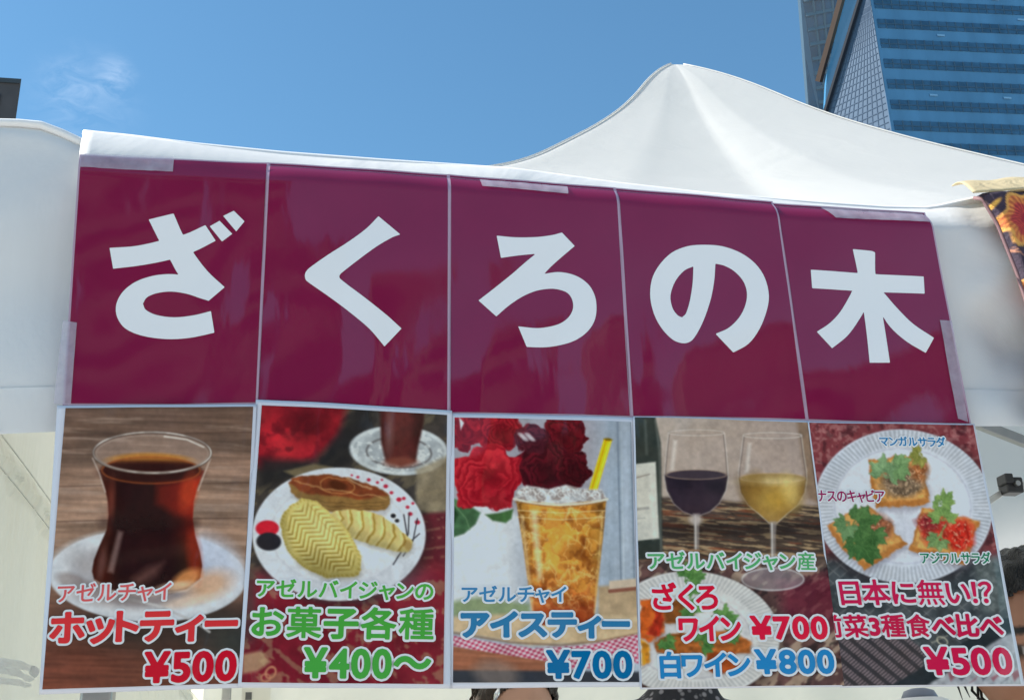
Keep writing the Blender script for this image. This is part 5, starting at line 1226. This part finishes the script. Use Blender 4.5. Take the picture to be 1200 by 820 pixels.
def person(head, yaw, tilt, label, hair_col, skin, shirt_col, hair='bob', pattern=False, s=1.0, legs_col=(0.03, 0.035, 0.05), shawl_hood=None):
    hx, hy, hz = [float(v) for v in head]; H = hz+0.115*s
    k = H/1.68; root = empty('person', (hx, hy+0.02, 0), label, 'person')
    rb = Matrix.Rotation(yaw*0.5, 3, 'Z')
    def J(x, y, z): v = rb @ Vector((x, y, 0)); return (hx+v.x, hy+0.02+v.y, z)
    # skeleton for the skin modifier
    V = []; E = []; Rr = []
    def n(p, r, par=None):
        V.append(p); Rr.append(r)
        if par is not None: E.append((par, len(V)-1))
        return len(V)-1
    pel = n(J(0, 0.01, .93*k), .135*k); w_ = n(J(0, 0, 1.08*k), .118*k, pel); ch = n(J(0, 0, 1.24*k), .135*k, w_); ct = n(J(0, 0.012, 1.36*k), .10*k, ch); nk = n(J(0, 0.012, 1.43*k), .056*k, ct); n(J(0, 0, hz-0.05*s), .054*k, nk)
    hands = []
    for sx in (-1, 1):
        sh_ = n(J(sx*.165*k, .012, 1.35*k), .056*k, ct); el = n(J(sx*.215*k, .03, 1.08*k), .042*k, sh_); wr = n(J(sx*.20*k, -.14, .92*k), .028*k, el); pm = n(J(sx*.19*k, -.21, .89*k), .032*k, wr)
        for q in range(4):
            a = n(J(sx*(.165+.017*q)*k, -.262+.004*q, .88*k), .0095, pm); b = n(J(sx*(.163+.018*q)*k, -.292+.006*abs(q-1.4), .865*k), .0085, a); n(J(sx*(.163+.018*q)*k, -.305+.008*abs(q-1.4), .845*k), .0075, b)
        a = n(J(sx*.150*k, -.215, .885*k), .011, pm); n(J(sx*.138*k, -.25, .872*k), .009, a)
        hp = n(J(sx*.085*k, .01, .87*k), .092*k, pel); kn = n(J(sx*.095*k, 0, .48*k), .058*k, hp); an = n(J(sx*.10*k, .03, .09), .038*k, kn); n(J(sx*.11*k, -.10, .035), .034*k, an)
    me = bpy.data.meshes.new('body'); me.from_pydata(V, E, []); o = bpy.data.objects.new('body', me); COL.objects.link(o)
    md = o.modifiers.new('skin', 'SKIN'); 
    for i, sv in enumerate(me.skin_vertices[0].data): sv.radius = (Rr[i]*(1.25 if i in (pel, w_, ch, ct) else 1), Rr[i]*(0.85 if i in (pel, w_, ch, ct) else 1)); sv.use_root = (i == 0)
    sb = o.modifiers.new('sub', 'SUBSURF'); sb.levels = 2; sb.render_levels = 2
    m1 = dgmesh(o); bpy.data.objects.remove(o)
    bm = bmesh.new(); rot = head_bm(bm, head, s, yaw, tilt); bm.from_mesh(m1); me2 = bpy.data.meshes.new('body'); bm.to_mesh(me2); bm.free()
    o = bpy.data.objects.new('tmp', me2); COL.objects.link(o); rm = o.modifiers.new('rm', 'REMESH'); rm.mode = 'VOXEL'; rm.voxel_size = 0.0052; sm_ = o.modifiers.new('s', 'SMOOTH'); sm_.iterations = 2; sm_.factor = 0.4
    m3 = dgmesh(o); bpy.data.objects.remove(o)
    co_ = np.zeros(len(m3.vertices)*3); m3.vertices.foreach_get('co', co_); co_ = co_.reshape(-1, 3)
    inv = np.array(rot.inverted()); Lc = (co_-np.array(head)[None]) @ inv.T/s
    col = np.tile(np.array(skin)[None], (len(co_), 1)); ax = np.abs(Lc[:, 0]); fr = (Lc[:, 1] < -0.03)
    def put(mk, c): 
        mk = np.clip(mk*fr, 0, 1)[:, None]; col[:] = col*(1-mk)+np.array(c)[None]*mk
    e = lambda X, Z, sx, sz: np.clip((1-np.sqrt(((ax-X)/sx)**2+((Lc[:, 2]-Z)/sz)**2))*3+.5, 0, 1)
    put(e(0.031, 0.026-0.0, 0.020, 0.0055), (0.012, 0.009, 0.008)); put(e(.031, .003, .0165, .0075), (0.02, 0.014, 0.012)); put(e(.031, .003, .0140, .0052), (0.55, 0.5, 0.47)); put(e(.031, .003, .0058, .0056), (0.02, 0.012, 0.008)); put(e(0, -.064, .025, .011), (0.30, 0.075, 0.07)); put(np.clip(e(0, -.064, .024, .0016), 0, 1), (0.10, .03, .03))
    Fq = []
    body = bpy.data.objects.new('body', m3); COL.objects.link(body); body.parent = root
    a = m3.color_attributes.new('paint', 'FLOAT_COLOR', 'POINT'); a.data.foreach_set('color', np.concatenate([col, np.ones((len(col), 1))], 1).astype(np.float32).ravel())
    m3.materials.clear(); m3.materials.append(mat('skin', skin, 0.5, attr=True, var=0.06, vscale=30))
    m3.polygons.foreach_set('use_smooth', np.ones(len(m3.polygons), bool))
    org = np.array(parent_world(root)); m3.vertices.foreach_set('co', (co_-org[None]).astype(np.float32).ravel())
    # clothes: a shell over the trunk and arms, cut cleanly at neckline, wrists and ankles
    nrm = np.zeros(len(co_)*3); m3.vertices.foreach_get('normal', nrm); nrm = nrm.reshape(-1, 3)
    def shell(name, keep, off, mt):
        f = [tuple(p.vertices) for p in m3.polygons if all(keep[v] for v in p.vertices)]
        used = sorted({v for q in f for v in q}); ix = {v: i for i, v in enumerate(used)}
        W = co_[used]+nrm[used]*off
        ob = mesh_obj(name, W, [tuple(ix[v] for v in q) for q in f], mt, root, smooth=True); return ob
    z = co_[:, 2]; arm = (np.abs((co_-np.array(J(0, 0, 0))[None])[:, :2] @ np.array(rb.col[0])[:2]) > 0.125*k)
    wrist = (co_-np.array(J(0, 0, 0))[None])[:, :2] @ np.array(rb.col[1])[:2] < -.115
    neck = 1.445*k
    if pattern:
        mt = mat('patterned_shirt', (0.1, 0.1, 0.1), 0.8, bump=.2, bscale=90); nn = mt.node_tree.nodes; l2 = mt.node_tree.links
        vo = nn.new('ShaderNodeTexVoronoi'); vo.inputs['Scale'].default_value = 55; tcn = nn.new('ShaderNodeTexCoord'); l2.new(tcn.outputs['Object'], vo.inputs['Vector']); rp = nn.new('ShaderNodeValToRGB'); rp.color_ramp.elements[0].color = (0.25, 0.24, 0.26, 1); rp.color_ramp.elements[1].color = (0.015, 0.016, 0.022, 1); rp.color_ramp.elements[0].position = .2; rp.color_ramp.elements[1].position = .42
        l2.new(vo.outputs['Distance'], rp.inputs[0]); l2.new(rp.outputs[0], nn['Principled BSDF'].inputs['Base Color'])
    else: mt = mat('shirt', shirt_col, 0.8, var=.1, vscale=20, bump=.2, bscale=60)
    shell('shirt', (z < neck) & (z > .80*k) & ~(wrist & (z < 1.0*k)), 0.008, mt)
    shell('trousers', (z < .90*k) & (z > .10) & ~(arm & wrist) & ~(arm & (z > .8*k)), 0.006, mat('trousers', legs_col, 0.8, bump=.2, bscale=80))
    shell('shoe', (z < .10), 0.004, mat('shoe_leather', (.03, .03, .03), .4))
    # hair cap with strands, from the head's own surface
    hx_, hy_, hz_ = Lc[:, 0], Lc[:, 1], Lc[:, 2]
    hairline = 0.058+0.012*np.cos(hx_*40)-0.5*np.clip(hy_+0.06, 0, .2)*1.6
    low = -0.10 if hair == 'bob' else -0.03
    cap = (hz_ > np.maximum(hairline, low)) & (np.abs(hx_) < .12) & (np.abs(hy_) < .13) & (hz_ < .14) & (hz_ > low)
    vol = 0.020 if hair == 'bob' else 0.012
    wave = 0.004*np.sin(hx_*320+hy_*90)+0.003*np.sin(hy_*210+hz_*60)
    f = [tuple(p.vertices) for p in m3.polygons if all(cap[v] for v in p.vertices)]
    used = sorted({v for q in f for v in q}); ix = {v: i for i, v in enumerate(used)}; us = np.array(used)
    thick = vol*np.clip((hz_[us]-hairline[us]+0.004)/0.03, 0.12, 1)+wave[us]*.6
    W = co_[us]+nrm[us]*(thick[:, None]*s)
    hm = mat('hair', hair_col, 0.38, var=.5, vscale=40, bump=.8, bscale=60, stretch=(6, 6, 1))
    hb = mesh_obj('hair', W, [tuple(ix[v] for v in q) for q in f], hm, root, smooth=True)
    # loose locks
    st = MB(); rnd = random.Random(int(hx*1000) & 0xffff); back_ = [u_ for u_ in used if Lc[u_][1] > 0.0]
    for q in range(160):
        v = rnd.choice([u_ for u_ in used if Lc[u_][1] > 0.0] or used) if q == 0 else rnd.choice(back_); p0 = Vector(W[ix[v]]); nv_ = Vector(nrm[v]); loc = Vector(Lc[v]); side = rot @ Vector((loc.x*.7, loc.y*.4+.01, -0.05)); dn = side.normalized()
        dn = (dn-nv_*dn.dot(nv_)).normalized(); L = rnd.uniform(.03, .07)
        st.tube([p0-nv_*.004, p0+dn*L*.5+nv_*.003, p0+dn*L-nv_*(L*L*5)], [.0026, .0022, .0006], 5, False)
    st.build('hair_lock', hm, hb, smooth=True)
    return root, hb, rot
def people():
    # right: close behind the counter, half hidden by the last poster
    h = at_d(1216, 765, 1.86)
    person(h, R(-24), R(6), 'person with thick black hair peering out behind the rightmost toast poster', (0.006, 0.005, 0.005), (0.36, 0.17, 0.10), (0.22, 0.07, 0.04), hair='short', s=1.12)
    # centre: brown hair with a clip, forehead just under the iced tea poster
    h = at_d(606, 842, 2.75)
    r, hb, rot = person(h, R(14), R(2), 'person with brown hair and a silver hair clip below the iced tea poster', (0.035, 0.018, 0.010), (0.46, 0.25, 0.17), (0.55, 0.52, 0.48), hair='bob')
    c = at_d(582, 813.5, 2.61); mb = MB(); mb.tube([c+np.array([-.004, 0, -.012]), c+np.array([.0, -.003, 0]), c+np.array([.005, 0, .012])], [.003, .006, .003], 8); mb.build('hair_clip', mat('silver', (.7, .7, .7), .25, metal=1), hb, smooth=True)
    # neck and patterned shoulders under the wine poster
    h = at_d(797, 735, 3.05)
    person(h, R(8), R(4), 'person in a dark patterned shirt, head hidden behind the wine poster', (0.01, 0.008, 0.008), (0.34, 0.17, 0.10), (0.1, 0.1, 0.1), hair='short', pattern=True)
people()
def jars():
    g = mat('grey_plastic', (0.17, 0.20, 0.27), .4); wp = mat('white_plastic', (.75, .76, .78), .35)
    c = at_d(1077, 812, 2.2)
    root = empty('urn', (c[0], c[1], c[2]-0.42), 'white drinks urn with a grey domed lid below the last poster', 'urn')
    def lathe(prof, n=32):
        V = []; Fc = []
        for r, z in prof:
            for q in range(n): a = 2*math.pi*q/n; V.append((c[0]+r*math.cos(a), c[1]+r*math.sin(a), c[2]+z))
        for j in range(len(prof)-1):
            for q in range(n): Fc.append((j*n+q, j*n+(q+1) % n, (j+1)*n+(q+1) % n, (j+1)*n+q))
        return V, Fc
    V, Fc = lathe([(0.001, -.42), (.05, -.42), (.055, -.40), (.055, -.03), (.046, -.012), (.036, -.008)]); mesh_obj('tank', V, Fc, wp, root, smooth=True)
    V, Fc = lathe([(.030, -.03), (.029, -.006), (.024, .004), (.012, .008), (.0005, .009)]); mesh_obj('lid', V, Fc, g, root, smooth=True)
    t = MB(); zt_ = c[2]-0.42
    root2 = empty('serving_table', (1.2, c[1], 0), 'white topped trestle table inside the tent holding the urn', 'table')
    t.box((c[0]-0.25, c[1]+0.05, zt_-0.0125-0.002), (1.5, 0.5, 0.025)); t.build('table_top', wp, root2, bevel=.004)
    for sx in (-.7, .7):
        for sy in (-.2, .2):
            lg = MB(); lg.tube([(c[0]-.25+sx*.95, c[1]+.05+sy, 0), (c[0]-.25+sx*.95, c[1]+.05+sy, zt_-.03)], .014, 10); lg.build('leg', M_METAL, root2)
jars()
